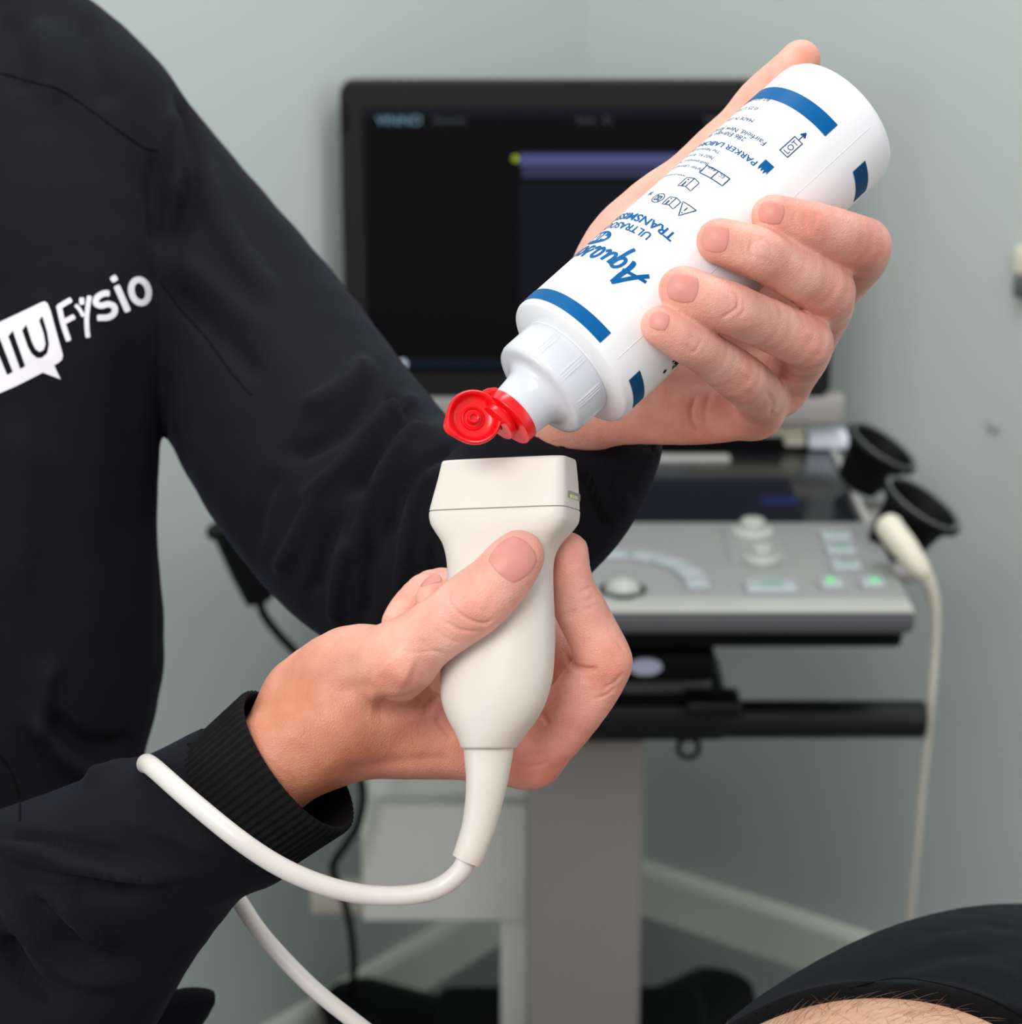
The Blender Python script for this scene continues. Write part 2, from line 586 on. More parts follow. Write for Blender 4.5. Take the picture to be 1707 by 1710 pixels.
def seg_dist(P, poly):
    """distance of pixels P to a polyline, and the position 0..1 along it"""
    poly = np.array(poly, float)
    best = np.full(len(P), 1e9); par = np.zeros(len(P))
    L = np.linalg.norm(np.diff(poly, axis=0), axis=1); cum = np.concatenate([[0], np.cumsum(L)])
    for i in range(len(poly) - 1):
        a, b = poly[i], poly[i + 1]
        ab = b - a
        t = np.clip(((P - a) @ ab) / max(ab @ ab, 1e-9), 0, 1)
        d = np.linalg.norm(P - a - t[:, None] * ab, axis=1)
        m = d < best
        best[m] = d[m]; par[m] = (cum[i] + t[m] * L[i]) / cum[-1]
    return best, par


def stroke(V, Q, strokes, fac_lo=0.05):
    """sculpt: move the side facing the viewer along its normals; stroke = (polyline px, width px, height mm[, taper])"""
    N = vnormals(V, Q)
    P = pix(V)
    view = V / np.linalg.norm(V, axis=1)[:, None]
    face = np.clip((-(N * view).sum(1) - fac_lo) / 0.3, 0, 1)
    D = np.zeros(len(V))
    for s_ in strokes:
        poly, wd, h = s_[0], s_[1], s_[2]
        if wd < 4.6: h = h * 1.4
        zr = s_[3] if len(s_) > 3 else None
        pl = spline(poly, 6) if len(poly) > 2 else np.array(poly, float)
        lo = pl.min(0) - 3 * wd; hi = pl.max(0) + 3 * wd
        m = (P[:, 0] > lo[0]) & (P[:, 0] < hi[0]) & (P[:, 1] > lo[1]) & (P[:, 1] < hi[1]) & (face > 0)
        if zr is not None:
            m &= (-V[:, 2] > zr[0]) & (-V[:, 2] < zr[1])
        ii = np.nonzero(m)[0]
        if len(ii) == 0: continue
        d, t = seg_dist(P[ii], pl)
        end = np.clip(np.minimum(t, 1 - t) * 5 + 0.15, 0, 1) if len(poly) > 2 else 1.0
        D[ii] += h * np.exp(-(d / wd) ** 2) * end * face[ii]
    return V + N * D[:, None]


def bvh_of(V, Q):
    return BVHTree.FromPolygons([Vector(v) for v in V.tolist()], Q.tolist())


def cast_px(bvh, px, py):
    d = Vector(((px - CX) / F, -(py - CY) / F, -1.0)).normalized()
    return bvh.ray_cast(Vector((0, 0, 0)), d)


def set_tone(me, col):
    at = me.color_attributes.new('tone', 'FLOAT_COLOR', 'POINT')
    a = np.ones((len(col), 4), np.float32); a[:, :3] = col
    at.data.foreach_set('color', a.ravel())
# ================================================================== THE ROOM
CORNER = onZ(966, 1483, 0.0)
WR = onZ(1430, 1640, 0.0)
WL = onZ(601, 1698, 0.0)
CORNER.z = WR.z = WL.z = 0
dR = (WR - CORNER).normalized()
dL = Vector((-dR.y, dR.x, 0))
if dL.dot((WL - CORNER)) < 0: dL = -dL
LR, LL, HW = 3.2, 3.4, 2.7


def wall(name, d, other, L):
    nrm = -other                       # outward
    mb = MB()
    c = CORNER + d * (L / 2 - 0.06) + nrm * 0.06 + Vector((0, 0, HW / 2))
    rot = Matrix((d, nrm, Vector((0, 0, 1)))).transposed()
    mb.box(c, (L + 0.12, 0.12, HW), rot=rot)
    o = mb.build(name, M['wall'], smooth=False)
    tag(o, kind='structure')
    mb = MB()
    hb = 0.071
    prof = [(0, 0), (0.014, 0), (0.014, hb - 0.012), (0.009, hb - 0.002), (0.005, hb), (0, hb)]
    a0 = CORNER
    vs = []
    for t in (0.0, L):
        vs.append([mb.bm.verts.new(a0 + d * t + other * (p[0] - 0.001) * 1.0 + Vector((0, 0, p[1]))) for p in prof])
    n = len(prof)
    for i in range(n):
        mb.bm.faces.new((vs[0][i], vs[0][(i + 1) % n], vs[1][(i + 1) % n], vs[1][i]))
    mb.bm.faces.new(vs[0]); mb.bm.faces.new(vs[1][::-1])
    b = mb.build(name.replace('wall', 'baseboard'), M['base'], smooth=False)
    tag(b, kind='structure')
    return o


wall('wall_right', dR, dL, LR)
wall('wall_left', dL, dR, LL)
mb = MB(); mb.box((0.2, 1.2, -0.03), (6, 5, 0.06)); tag(mb.build('floor', M['floor'], smooth=False), kind='structure')


def onWall(px, py, off=0.0):
    """point on the right wall seen through a pixel"""
    d = (CM.to_3x3() @ Vector(((px - CX) / F, -(py - CY) / F, -1.0)))
    o = Vector((0, 0, CAMZ))
    t = (CORNER + dL * off - o).dot(dL) / d.dot(dL)
    return o + d * t


# wall fittings at the right edge
RW = Matrix((dR, -dL, Vector((0, 0, 1)))).transposed()
c = onWall(1716, 437, 0.004)
mb = MB(); mb.box(c, (0.030, 0.010, 0.030), bevel=0.003, rot=RW)
sw = mb.build('wall_fitting', M['cream'])
tag(sw, 'small cream wall fitting at the right edge of the picture', 'wall fitting')
mb = MB(); mb.box(c + Vector((0, 0, -0.027)) + dL * 0.003, (0.022, 0.014, 0.022), bevel=0.004, rot=RW); mb.build('fitting_shadow', M['side'], sw)  # dark block standing in for the shadow below the fitting
c = onWall(1660, 711, 0.0)
Mx = Matrix.Translation(c) @ dL.to_track_quat('Z', 'Y').to_matrix().to_4x4()
mb = MB(); mb.lathe([(0.0085, -0.001), (0.0085, 0.0012), (0.007, 0.002), (0.0001, 0.002)], Mx, n=24)
pl = mb.build('wall_plug', mat('plug_grey', srgb(160, 168, 165), 0.8, 0.2, var=0.02))
tag(pl, 'small round grey plug in the wall right of the probe holders', 'wall plug')

# ================================================================== ULTRASOUND MACHINE
UM = empty('ultrasound_machine', (0.09, 2.16, 0.0),
           'grey ultrasound machine on a cart with large black monitor and keyed console', 'ultrasound machine')
YM = 2.40
tl = onY(567, 137, YM); tr = onY(1407, 143, YM); bl = onY(567, 662, YM)
mw, mh = tr.x - tl.x, tl.z - bl.z
mc = Vector(((tl.x + tr.x) / 2, YM, (tl.z + bl.z) / 2))


def rrect(w, h, r, n=6):
    P = []
    for cx, cy, a0 in ((w / 2 - r, h / 2 - r, 0), (-w / 2 + r, h / 2 - r, 90), (-w / 2 + r, -h / 2 + r, 180), (w / 2 - r, -h / 2 + r, 270)):
        for i in range(n + 1):
            a = math.radians(a0 + 90 * i / n)
            P.append((cx + r * math.cos(a), cy + r * math.sin(a)))
    return P


FX = Matrix(((1, 0, 0), (0, 0, -1), (0, 1, 0)))       # x right, y up, z towards the room


def face(c):
    return Matrix.Translation(c) @ FX.to_4x4()


mb = MB(); mb.prism(rrect(mw, mh, 0.012), face(mc + Vector((0, 0.028, 0))), 0.030, bevel=0.002)
mon = mb.build('monitor', M['bezel'], UM)
s0 = onY(606, 180, YM); s1 = onY(1372, 622, YM)
mb = MB(); mb.prism(rrect(s1.x - s0.x, s0.z - s1.z, 0.001, 1), face(Vector(((s0.x + s1.x) / 2, YM - 0.0015, (s0.z + s1.z) / 2))), 0.0008)
scr = mb.build('screen', M['screen'], mon, smooth=False)


def onscreen(px0, py0, px1, py1, m, name='screen_graphic', k=0.0004):
    a = onY(px0, py0, YM); b = onY(px1, py1, YM)
    mb = MB(); mb.prism([(-(b.x - a.x) / 2, -(a.z - b.z) / 2), ((b.x - a.x) / 2, -(a.z - b.z) / 2), ((b.x - a.x) / 2, (a.z - b.z) / 2), (-(b.x - a.x) / 2, (a.z - b.z) / 2)],
                        face(Vector(((a.x + b.x) / 2, YM - 0.0024, (a.z + b.z) / 2))), k)
    return mb


def glow(name, col, s):
    return mat(name, (0.0, 0.0, 0.0, 1), 0.6, 0.1, emit=(col, s))


M['g_band'] = glow('screen_band', srgb(74, 78, 122), 1.0)
M['g_band2'] = glow('screen_band_dim', srgb(50, 50, 82), 1.0)
M['g_mid'] = glow('screen_image_field', srgb(17, 20, 28), 0.8)
M['g_text'] = glow('screen_text', srgb(112, 146, 158), 1.0)
M['g_text2'] = glow('screen_text_dim', srgb(70, 72, 78), 1.0)
M['g_yel'] = glow('screen_marker', srgb(150, 165, 30), 1.0)
M['g_white'] = glow('screen_icon', srgb(190, 200, 220), 1.0)
M['g_top'] = glow('screen_top_bar', srgb(26, 28, 36), 0.7)
onscreen(868, 306, 1372, 590, None, k=0.0003).build('image_field', M['g_mid'], scr, smooth=False)
onscreen(868, 256, 1372, 276, None, k=0.0005).build('image_band', M['g_band'], scr, smooth=False)
onscreen(872, 277, 1372, 296, None, k=0.0005).build('image_band', M['g_band2'], scr, smooth=False)
onscreen(606, 184, 1372, 194, None, k=0.0003).build('top_bar', M['g_top'], scr, smooth=False)
onscreen(606, 598, 1372, 612, None, k=0.0003).build('task_bar', glow('screen_task_bar', srgb(12, 22, 34), 0.9), scr, smooth=False)
a = onY(861, 264, YM)
mb = MB(); mb.lathe([(0.0036, 0), (0.0036, 0.001)], face(Vector((a.x, YM - 0.0024, a.z))), n=20); mb.build('orientation_marker', M['g_yel'], scr)
a = onY(672, 607, YM)
mb = MB(); mb.lathe([(0.0052, 0), (0.0052, 0.001)], face(Vector((a.x, YM - 0.0024, a.z))), n=20); mb.build('status_icon', M['g_white'], scr)


def text_mesh(txt, size=1.0, shear=0.0, space=1.0, align='LEFT', bold=0.0):
    cu = bpy.data.curves.new('txt', 'FONT')
    cu.body = txt; cu.size = size; cu.shear = shear; cu.space_character = space
    cu.align_x = align; cu.resolution_u = 4; cu.offset = bold
    o = bpy.data.objects.new('txt', cu)
    COL.objects.link(o)
    bpy.context.view_layer.update()
    dg = bpy.context.evaluated_depsgraph_get()
    me = bpy.data.meshes.new_from_object(o.evaluated_get(dg))
    bpy.data.objects.remove(o)
    bm = bmesh.new(); bm.from_mesh(me)
    bpy.data.meshes.remove(me)
    bmesh.ops.triangulate(bm, faces=bm.faces)
    return bm


def text_width(bm):
    xs = [v.co.x for v in bm.verts]
    return min(xs), max(xs)


def screen_text(txt, px0, px1, py0, py1, m, name='screen_text'):
    bm = text_mesh(txt)
    x0, x1 = text_width(bm)
    ys = [v.co.y for v in bm.verts]; y0, y1 = min(ys), max(ys)
    a = onY(px0, py0, YM); b = onY(px1, py1, YM)
    for v in bm.verts:
        v.co = Vector((a.x + (v.co.x - x0) / (x1 - x0) * (b.x - a.x), YM - 0.003, b.z + (v.co.y - y0) / (y1 - y0) * (a.z - b.z)))
    me = bpy.data.meshes.new(name); bm.to_mesh(me); bm.free()
    return link(name, me, m, scr)


screen_text('VINNO', 628, 704, 192, 208, M['g_text'], 'screen_logo')
screen_text('General', 724, 776, 194, 206, M['g_text2'])
screen_text('Name:   ID:', 964, 1022, 194, 206, M['g_text2'])
screen_text('MI', 1178, 1196, 194, 206, M['g_text2'])
# little camera-side sensor slit on the bezel, and the pale chin under the monitor
a = onY(577, 195, YM)
mb = MB(); mb.box((a.x, YM - 0.003, a.z), (0.004, 0.002, 0.03), bevel=0.0008); mb.build('sensor', M['matte_black'], mon)
a = onY(640, 662, YM); b = onY(1409, 709, YM)
mb = MB(); mb.box(((a.x + b.x) / 2, YM + 0.012, (a.z + b.z) / 2), (b.x - a.x, 0.03, a.z - b.z - 0.001), bevel=0.003)
mb.build('monitor_chin', M['warmgrey'], UM)
# arm from the chin down to the cart
a = onY(975, 700, 2.43)
mb = MB(); mb.box((a.x, 2.44, a.z - 0.12), (0.10, 0.03, 0.26), bevel=0.008); mb.build('monitor_arm', M['warmgrey'], UM)

# console: level deck, front edge nearest
ZC = 0.707
f_r = onZ(1530, 1022, ZC); b_r = onZ(1410, 757, ZC)
f_l = Vector((onZ(560, 1022, ZC).x, f_r.y, ZC))
XR = f_r.x; XL = f_l.x; YF = f_r.y; YB = b_r.y
print('console', XL, XR, YF, YB)
mb = MB()
# body slab with the dark front face
mb.box(((XL + XR) / 2, (YF + YB) / 2, ZC - 0.0115), (XR - XL, YB - YF, 0.021), bevel=0.007, seg=4)
con = mb.build('console', M['side'], UM)
mb = MB(); mb.box(((XL + XR) / 2, (YF + YB) / 2 + 0.006, ZC - 0.030), (XR - XL - 0.012, YB - YF - 0.03, 0.024), bevel=0.006, taper=None)
mb.build('console_underside', M['matte_black'], con)
mb = MB(); mb.box(((XL + XR) / 2 - 0.0, YF + 0.017, ZC - 0.0005), (XR - XL - 0.002, 0.034, 0.004), bevel=0.0018)
mb.build('palm_rest', M['lip'], con)
yk = onZ(1000, 876, ZC).y
mb = MB(); mb.box(((XL + XR) / 2, (YF + 0.030 + yk) / 2, ZC + 0.0005), (XR - XL - 0.004, yk - YF - 0.030, 0.004), bevel=0.0015)
deck = mb.build('control_deck', M['panel'], con)
# touch screen in a dark frame with a pale trim along its back and right side
mb = MB(); mb.box(((XL + XR) / 2 - 0.004, (yk + YB) / 2, ZC + 0.001), (XR - XL - 0.020, YB - yk - 0.004, 0.004), bevel=0.001)
tp = mb.build('touch_screen', mat('touch_glass', srgb(26, 27, 31), 0.18, 0.5), con)
mb = MB(); mb.box((XR - 0.006, (yk + YB) / 2, ZC + 0.002), (0.007, YB - yk, 0.006), bevel=0.002)
mb.build('side_trim', M['mgrey'], con)
mb = MB(); mb.box(((XL + XR) / 2 - 0.05, YB - 0.030, ZC + 0.0035), (XR - XL - 0.14, 0.022, 0.003), bevel=0.001)
mb.build('back_trim', M['mgrey'], con)


def deck_pt(px, py, z=ZC + 0.003):
    return onZ(px, py, z)


a = deck_pt(1040, 800); b = deck_pt(1345, 872)
mb = MB(); mb.box(((a.x + b.x) / 2, (a.y + b.y) / 2, ZC + 0.0033), (b.x - a.x, a.y - b.y, 0.0012))
disp = mb.build('touch_display', glow('touch_display', srgb(24, 25, 34), 0.9), tp, smooth=False)
a = deck_pt(1272, 832); b = deck_pt(1335, 843)
mb = MB(); mb.box(((a.x + b.x) / 2, (a.y + b.y) / 2, ZC + 0.0041), (b.x - a.x, a.y - b.y, 0.0005)); mb.build('touch_label', glow('touch_label', srgb(26, 40, 84), 1.0), tp, smooth=False)


def key(px, py, wpx, hpx, m=None, mark=True, name='key', rz=0.0, mm=None):
    a = deck_pt(px - wpx / 2, py); b = deck_pt(px + wpx / 2, py)
    c = deck_pt(px, py - hpx / 2); d = deck_pt(px, py + hpx / 2)
    o = Vector(((a.x + b.x) / 2, (c.y + d.y) / 2, ZC + 0.0045))
    mb = MB(); mb.box(o, ((b.x - a.x), (c.y - d.y), 0.007), bevel=0.002, rot=Matrix.Rotation(rz, 3, 'Z'))
    k = mb.build(name, m or M['key'], deck)
    if mark:
        mb = MB(); mb.box(o + Vector((0, 0, 0.0037)), ((b.x - a.x) * 0.45, (c.y - d.y) * 0.25, 0.0006)); mb.build('key_symbol', mm or M['keygreen'], k)
    return k


for px, py in ((1396, 899), (1404, 922), (1413, 948)):
    key(px, py, 50, 15)
key(1389, 979, 40, 15, mark=False); key(1457, 978, 40, 15, mark=False)
for px in (1387, 1460):
    p = deck_pt(px, 978)
    mb = MB(); mb.box((p.x, p.y, ZC + 0.0085), (0.006, 0.010, 0.001), bevel=0.0003); mb.build('key_lamp', M['green'], deck)
key(1288, 984, 86, 19, name='wide_key')
# two stacked rotary knobs in a raised pod
p = deck_pt(1256, 895)
mb = MB(); mb.box((p.x, p.y - 0.028, ZC + 0.003), (0.055, 0.100, 0.003), bevel=0.0014); pod = mb.build('knob_pod', M['panel'], deck)
for px, py, r in ((1257, 893, 0.020), (1272, 938, 0.017)):
    p = deck_pt(px, py)
    Mx = Matrix.Translation((p.x, p.y, ZC + 0.003))
    mb = MB(); mb.lathe([(r, 0), (r, 0.004), (r * 0.9, 0.006), (r * 0.62, 0.0065), (r * 0.6, 0.013), (r * 0.5, 0.0155), (0.0003, 0.016)], Mx, n=40)
    mb.build('knob', M['lip'], deck)
# trackball
p = deck_pt(1040, 985)
mb = MB(); mb.lathe([(0.021, 0), (0.021, 0.003), (0.0185, 0.0035), (0.0175, 0.001)], Matrix.Translation((p.x, p.y, ZC + 0.001)), n=40)
tr_ = mb.build('trackball_ring', M['matte_black'], deck)
mb = MB(); mb.lathe([(0.0165 * math.cos(t), 0.0165 * math.sin(t) * 0.75) for t in np.linspace(0, 1.5, 9)], Matrix.Translation((p.x, p.y, ZC + 0.0015)), n=32)
mb.build('trackball', M['lip'], tr_)
# arc of keys round the trackball
p0 = deck_pt(1040, 978)
for i, ang in enumerate((4, 26, 48, 70, 92, 114, 136, 158)):
    a = math.radians(ang)
    r = 0.066
    ry = 0.088
    o = Vector((p0.x + r * math.cos(a) * 1.0, p0.y + ry * math.sin(a) * 0.95 - 0.004, ZC + 0.0045))
    mb = MB(); mb.box(o, (0.021, 0.031, 0.007), bevel=0.002, rot=Matrix.Rotation(math.atan2(ry * math.cos(a), -r * math.sin(a)) + math.pi / 2, 3, 'Z'))
    mb.build('arc_key', M['key'], deck)

# things lying along the back of the console
Yb = YB + 0.02


def back_box(px0, py0, px1, py1, m, name, Y=Yb, dy=0.03, parent=UM, bev=0.003):
    a = onY(px0, py0, Y); b = onY(px1, py1, Y)
    mb = MB(); mb.box(((a.x + b.x) / 2, Y + dy / 2, (a.z + b.z) / 2), (b.x - a.x, dy, a.z - b.z), bevel=bev)
    return mb.build(name, m, parent)


back_box(1000, 735, 1412, 757, M['matte_black'], 'console_hinge', Y=Yb - 0.004, dy=0.035)
back_box(1160, 709, 1344, 731, M['cream'], 'hinge_cover')
back_box(1311, 731, 1346, 747, M['cream'], 'hinge_block', Y=Yb - 0.012)
back_box(1352, 726, 1417, 751, mat('bright_white', srgb(232, 234, 246), 0.4), 'hinge_end_cap', Y=Yb - 0.014)

# probe holders on both sides
def holder(c, rx, tilt, depth, name='probe_holder', tl_y=0.0):
    Mx = Matrix.Translation(c) @ Matrix.Rotation(math.radians(tl_y), 4, 'Y') @ Matrix.Rotation(math.radians(tilt), 4, 'X')
    mb = MB(); prof = [(rx * 0.62, -depth), (rx * 0.70, -depth * 0.8), (rx * 0.86, -0.012), (rx * 1.0, -0.004), (rx * 1.14, -0.002), (rx * 1.16, 0.002), (rx * 1.1, 0.005), (rx * 0.94, 0.004), (rx * 0.80, -0.004), (rx * 0.6, -depth + 0.004)]
    mb.lathe(prof, Mx, n=48, caps=(True, True))
    h = mb.build(name, M['matte_black'], UM)
    mb = MB(); mb.lathe([(rx * 1.11, 0.0046), (rx * 1.04, 0.0062), (rx * 0.97, 0.0046), (rx * 1.04, 0.003)], Mx, n=48, caps=(False, False))
    mb.build('holder_rim', M['side'], h)
    return h


a = onY(1472, 750, 2.26); holder(a, 0.035, 8, 0.045, tl_y=30)
b = onY(1538, 846, 2.10); holder(b, 0.037, 8, 0.055, tl_y=30)
mb = MB(); mb.box((XR + 0.012, 2.17, ZC - 0.02), (0.03, 0.22, 0.014), bevel=0.004); mb.build('holder_bracket', M['warmgrey'], UM)
# single holder on the left, its cable leaves at the bottom
c = onY(392, 868, 2.06)
mb = MB()
p1 = onY(434, 1002, 2.06); p0_ = onY(388, 872, 2.06)
mb.tube([p0_, p0_.lerp(p1, 0.08), p0_.lerp(p1, 0.12), p0_.lerp(p1, 0.6), p1], [0.026, 0.026, 0.021, 0.018, 0.0135], n=32)
lh = mb.build('probe_holder', M['matte_black'], UM)
mb = MB(); mb.box((p0_.x + 0.06, 2.08, p0_.z - 0.03), (0.12, 0.03, 0.03), bevel=0.006); mb.build('holder_bracket', M['matte_black'], UM)

# neck under the console, badge, tray bar, handle, cable_hook
def ybox(px0, py0, px1, py1, Y, dy, m, name, parent=UM, bev=0.004):
    return back_box(px0, py0, px1, py1, m, name, Y=Y, dy=dy, parent=parent, bev=bev)


Yn = YF + 0.045
nk = ybox(890, 1088, 1196, 1142, Yn, 0.12, M['matte_black'], 'neck_block', bev=0.010)
a = onY(1078, 1113, Yn)
mb = MB()
Mx = face(Vector((a.x, Yn + 0.001, a.z)))
mb.prism([(0.0150 * math.cos(t), 0.0078 * math.sin(t)) for t in np.linspace(0, 2 * math.pi, 33)[:-1]], Mx, 0.003, bevel=0.0008)
mb.build('badge', mat('badge_silver', srgb(186, 190, 208), 0.35, 0.5), nk)
ybox(890, 1136, 1188, 1180, Yn + 0.03, 0.10, M['side'], 'neck_plate', bev=0.006)
Yt = Yn + 0.0
tb = ybox(740, 1177, 1222, 1243, Yt, 0.14, M['black'], 'tray_bar', bev=0.012)
a = onY(1222, 1201, Yt + 0.02); b = onY(1545, 1201, Yt + 0.02)
mb = MB()
r_h = (onY(1400, 1172, Yt + 0.02).z - onY(1400, 1232, Yt + 0.02).z) / 2 * 0.985
mb.tube([a - Vector((0.02, 0, 0)), a, b - Vector((0.004, 0, 0)), b - Vector((0.001, 0, 0)), b], [r_h, r_h, r_h, r_h * 0.93, r_h * 0.8], n=40)
mb.build('side_handle', M['black'], UM)
a = onY(1190, 1172, Yt + 0.01)
mb = MB(); mb.box(a, (0.05, 0.04, 0.014), bevel=0.004); mb.build('bar_clamp', M['black'], UM)
a = onY(1150, 1249, Yt + 0.03)
mb = MB(); mb.tube([a + Vector((0.0095 * math.cos(t), 0, 0.0095 * math.sin(t))) for t in np.linspace(0, 2 * math.pi, 28)], 0.0026, n=10, caps=False)
mb.build('cable_hook', M['matte_black'], UM)

# column, stepped on its left side, down to the base
Yc = 2.12
a = onY(880, 1240, Yc); b = onY(1077, 1240, Yc)
mb = MB(); mb.box(((a.x + b.x) / 2, Yc + 0.06, (a.z + 0.10) / 2 + 0.0), (b.x - a.x, 0.12, a.z - 0.10), bevel=0.006)
colm = mb.build('column', M['warmgrey'], UM)
a2 = onY(836, 1560, Yc + 0.06)
mb = MB(); mb.box(((a2.x + a.x) / 2 + 0.008, Yc + 0.10, 0.25), (a.x - a2.x + 0.016, 0.06, 0.36), bevel=0.004); mb.build('column_cover', M['offwhite'], UM)
# black base with feet and castors
mb = MB(); mb.box((a.x + 0.05, Yc + 0.06, 0.095), (0.30, 0.30, 0.05), bevel=0.02, seg=4)
bs = mb.build('cart_base', M['matte_black'], UM)
cx_ = a.x + 0.05
for tx, ty in ((0.255, 2.40), (-0.20, 2.37), (0.36, 1.86), (-0.24, 1.86)):
    s_ = Vector((cx_, Yc + 0.06, 0.095)); e_ = Vector((tx, ty, 0.078))
    mb = MB(); mb.tube([s_, s_.lerp(e_, 0.5), s_.lerp(e_, 0.93), e_], [0.05, 0.045, 0.04, 0.025], n=20, ell=(0.55, 1.15)); lg = mb.build('leg', M['matte_black'], UM)
    Mx = Matrix.Translation((tx, ty, 0.03)) @ Matrix.Rotation(math.pi / 2, 4, 'Y') @ Matrix.Translation((0, 0, -0.012))
    mb = MB(); mb.lathe([(0.020, 0), (0.028, 0.002), (0.030, 0.006), (0.030, 0.018), (0.028, 0.022), (0.020, 0.024)], Mx, n=32)
    mb.tube([(tx, ty, 0.03), (tx, ty, 0.08)], 0.010, n=12)
    mb.build('castor', M['black'], lg)

# white box hung beside the column
Yx = 2.17
a = onY(602, 1345, Yx); b = onY(879, 1538, Yx)
mb = MB(); mb.box(((a.x + b.x) / 2, Yx + 0.06, (a.z + b.z) / 2), (b.x - a.x, 0.12, a.z - b.z), bevel=0.002)
bx = mb.build('printer_box', M['offwhite'], UM)
a = onY(622, 1300, Yx + 0.03); b = onY(879, 1347, Yx + 0.03)
mb = MB(); mb.box(((a.x + b.x) / 2, Yx + 0.08, (a.z + b.z) / 2), (b.x - a.x, 0.10, a.z - b.z), bevel=0.003); mb.build('box_lid', M['offwhite'], bx)
a = onY(518, 1492, Yx + 0.10); b = onY(612, 1528, Yx + 0.10)
mb = MB(); mb.box(((a.x + b.x) / 2, Yx + 0.12, (a.z + b.z) / 2), (b.x - a.x, 0.04, a.z - b.z), bevel=0.003); mb.build('shelf', mat('shelf_beige', srgb(200, 194, 178), 0.6), bx)

# black cable from the left holder round the back to the base
pts = [onY(434, 998, 2.06), onY(440, 1025, 2.06), onY(466, 1060, 2.07), onY(500, 1098, 2.09), onY(555, 1180, 2.13), onY(603, 1300, 2.15),
       onY(600, 1370, 2.15), onY(578, 1410, 2.14), onY(556, 1450, 2.14), onY(575, 1505, 2.20), onY(587, 1560, 2.26), onY(591, 1620, 2.30), onY(582, 1670, 2.34)]
pp = spline([tuple(p) for p in pts], 8)
mb = MB(); mb.tube(pp, 0.0042, n=12)
o = mb.build('power_cable', M['matte_black'], UM)

# the second probe resting in the right-hand holder, its cable hanging down
PR = empty('ultrasound_probe', b_r, 'cream probe resting beside the console, its cable hanging past the black handle', 'ultrasound probe', 'ultrasound probes')
q = [onY(1478, 868, 2.02), onY(1492, 890, 2.01), onY(1515, 920, 1.995), onY(1532, 944, 1.985), onY(1545, 962, 1.98)]
mb = MB(); mb.tube(spline([tuple(p) for p in q], 5), list(np.interp(np.linspace(0, 1, 21), [0, 0.1, 0.4, 0.85, 1], [0.009, 0.0125, 0.0125, 0.0095, 0.0075])), n=28)
mb.build('handle', M['cream'], PR)
q = [onY(1545, 960, 1.98), onY(1557, 990, 1.98), onY(1563, 1030, 1.98), onY(1561, 1100, 1.98), onY(1554, 1180, 1.98), onY(1545, 1270, 1.985), onY(1533, 1400, 2.0), onY(1520, 1530, 2.03), onY(1508, 1680, 2.08), onY(1490, 1900, 2.12)]
mb = MB(); mb.tube(spline([tuple(p) for p in q], 8), list(np.interp(np.linspace(0, 1, 73), [0, 0.12, 0.25, 1], [0.0075, 0.0055, 0.004, 0.0036])), n=16)
mb.build('cable', M['cream'], PR)
# ================================================================== GEL BOTTLE
def vec(a): return Vector((float(a[0]), float(a[1]), float(a[2])))


Bc = S(951, 607, 875); Bb = S(1400, 199, 925)
zB = (Bc - Bb); HB = float(np.linalg.norm(zB)); zB /= HB
e0 = np.array((0, 0, 1.0)); e0 -= zB * (e0 @ zB); e0 /= np.linalg.norm(e0)
e1 = np.cross(zB, e0)
if e1[0] < 0: e1 = -e1
RB = 28.6
MBt = Matrix(((e0[0], e1[0], zB[0], Bb[0]), (e0[1], e1[1], zB[1], Bb[1]), (e0[2], e1[2], zB[2], Bb[2]), (0, 0, 0, 1)))
MBW = CM @ Matrix.Scale(0.001, 4) @ MBt            # bottle frame in mm -> world metres
GB = empty('gel_bottle', S2W((Bb + Bc) / 2), 'white squeeze bottle with blue bands and an open red flip cap, held upside down', 'gel bottle')


def lab(px, py, R=RB):
    """where the sight line through a pixel meets the bottle wall: (angle, height)"""
    d = np.array(((px - CX) / F, -(py - CY) / F, -1.0)); o = -Bb
    dl = np.array((d @ e0, d @ e1, d @ zB)); ol = np.array((o @ e0, o @ e1, o @ zB))
    A = dl[0] ** 2 + dl[1] ** 2; B = ol[0] * dl[0] + ol[1] * dl[1]; C = ol[0] ** 2 + ol[1] ** 2 - R * R
    disc = B * B - A * C
    t = (-B - math.sqrt(max(disc, 0))) / A
    p = ol + dl * t
    return math.atan2(p[1], p[0]), p[2]


def on_label(phi, h, off=0.2, R=RB):
    return MBW @ Vector(((R + off) * math.cos(phi), (R + off) * math.sin(phi), h))


prof = [(0.5, 1.2), (20, 1.0), (23, 0.0), (25.5, 0.2), (27.2, 1.3), (28.2, 3.2), (RB, 6), (RB, 40), (RB, 90), (RB, HB - 4), (RB - 0.1, HB - 1.2),
        (RB - 0.5, HB - 0.4), (RB - 1.2, HB), (RB - 4.5, HB + 0.9), (20.5, HB + 1.2), (20.5, HB + 2.2)]
mb = MB(); mb.lathe(prof, MBW, n=160, caps=(True, True)); mb.build('body', M['bottle'], GB, angle=50)
# closure: ribbed collar and nozzle
H0 = HB + 1.0


def ribs(r, h, a):
    if r < 19: return r
    k = 0
    for g in range(10):
        c = (a - g * math.pi / 5 - 0.12 + math.pi) % (2 * math.pi) - math.pi
        for j in (-1, 0, 1):
            k += math.exp(-((c - j * 0.055) / 0.014) ** 2)
    return r + 0.32 * k * (1 if 2.5 < h - H0 < 13.5 else 0)


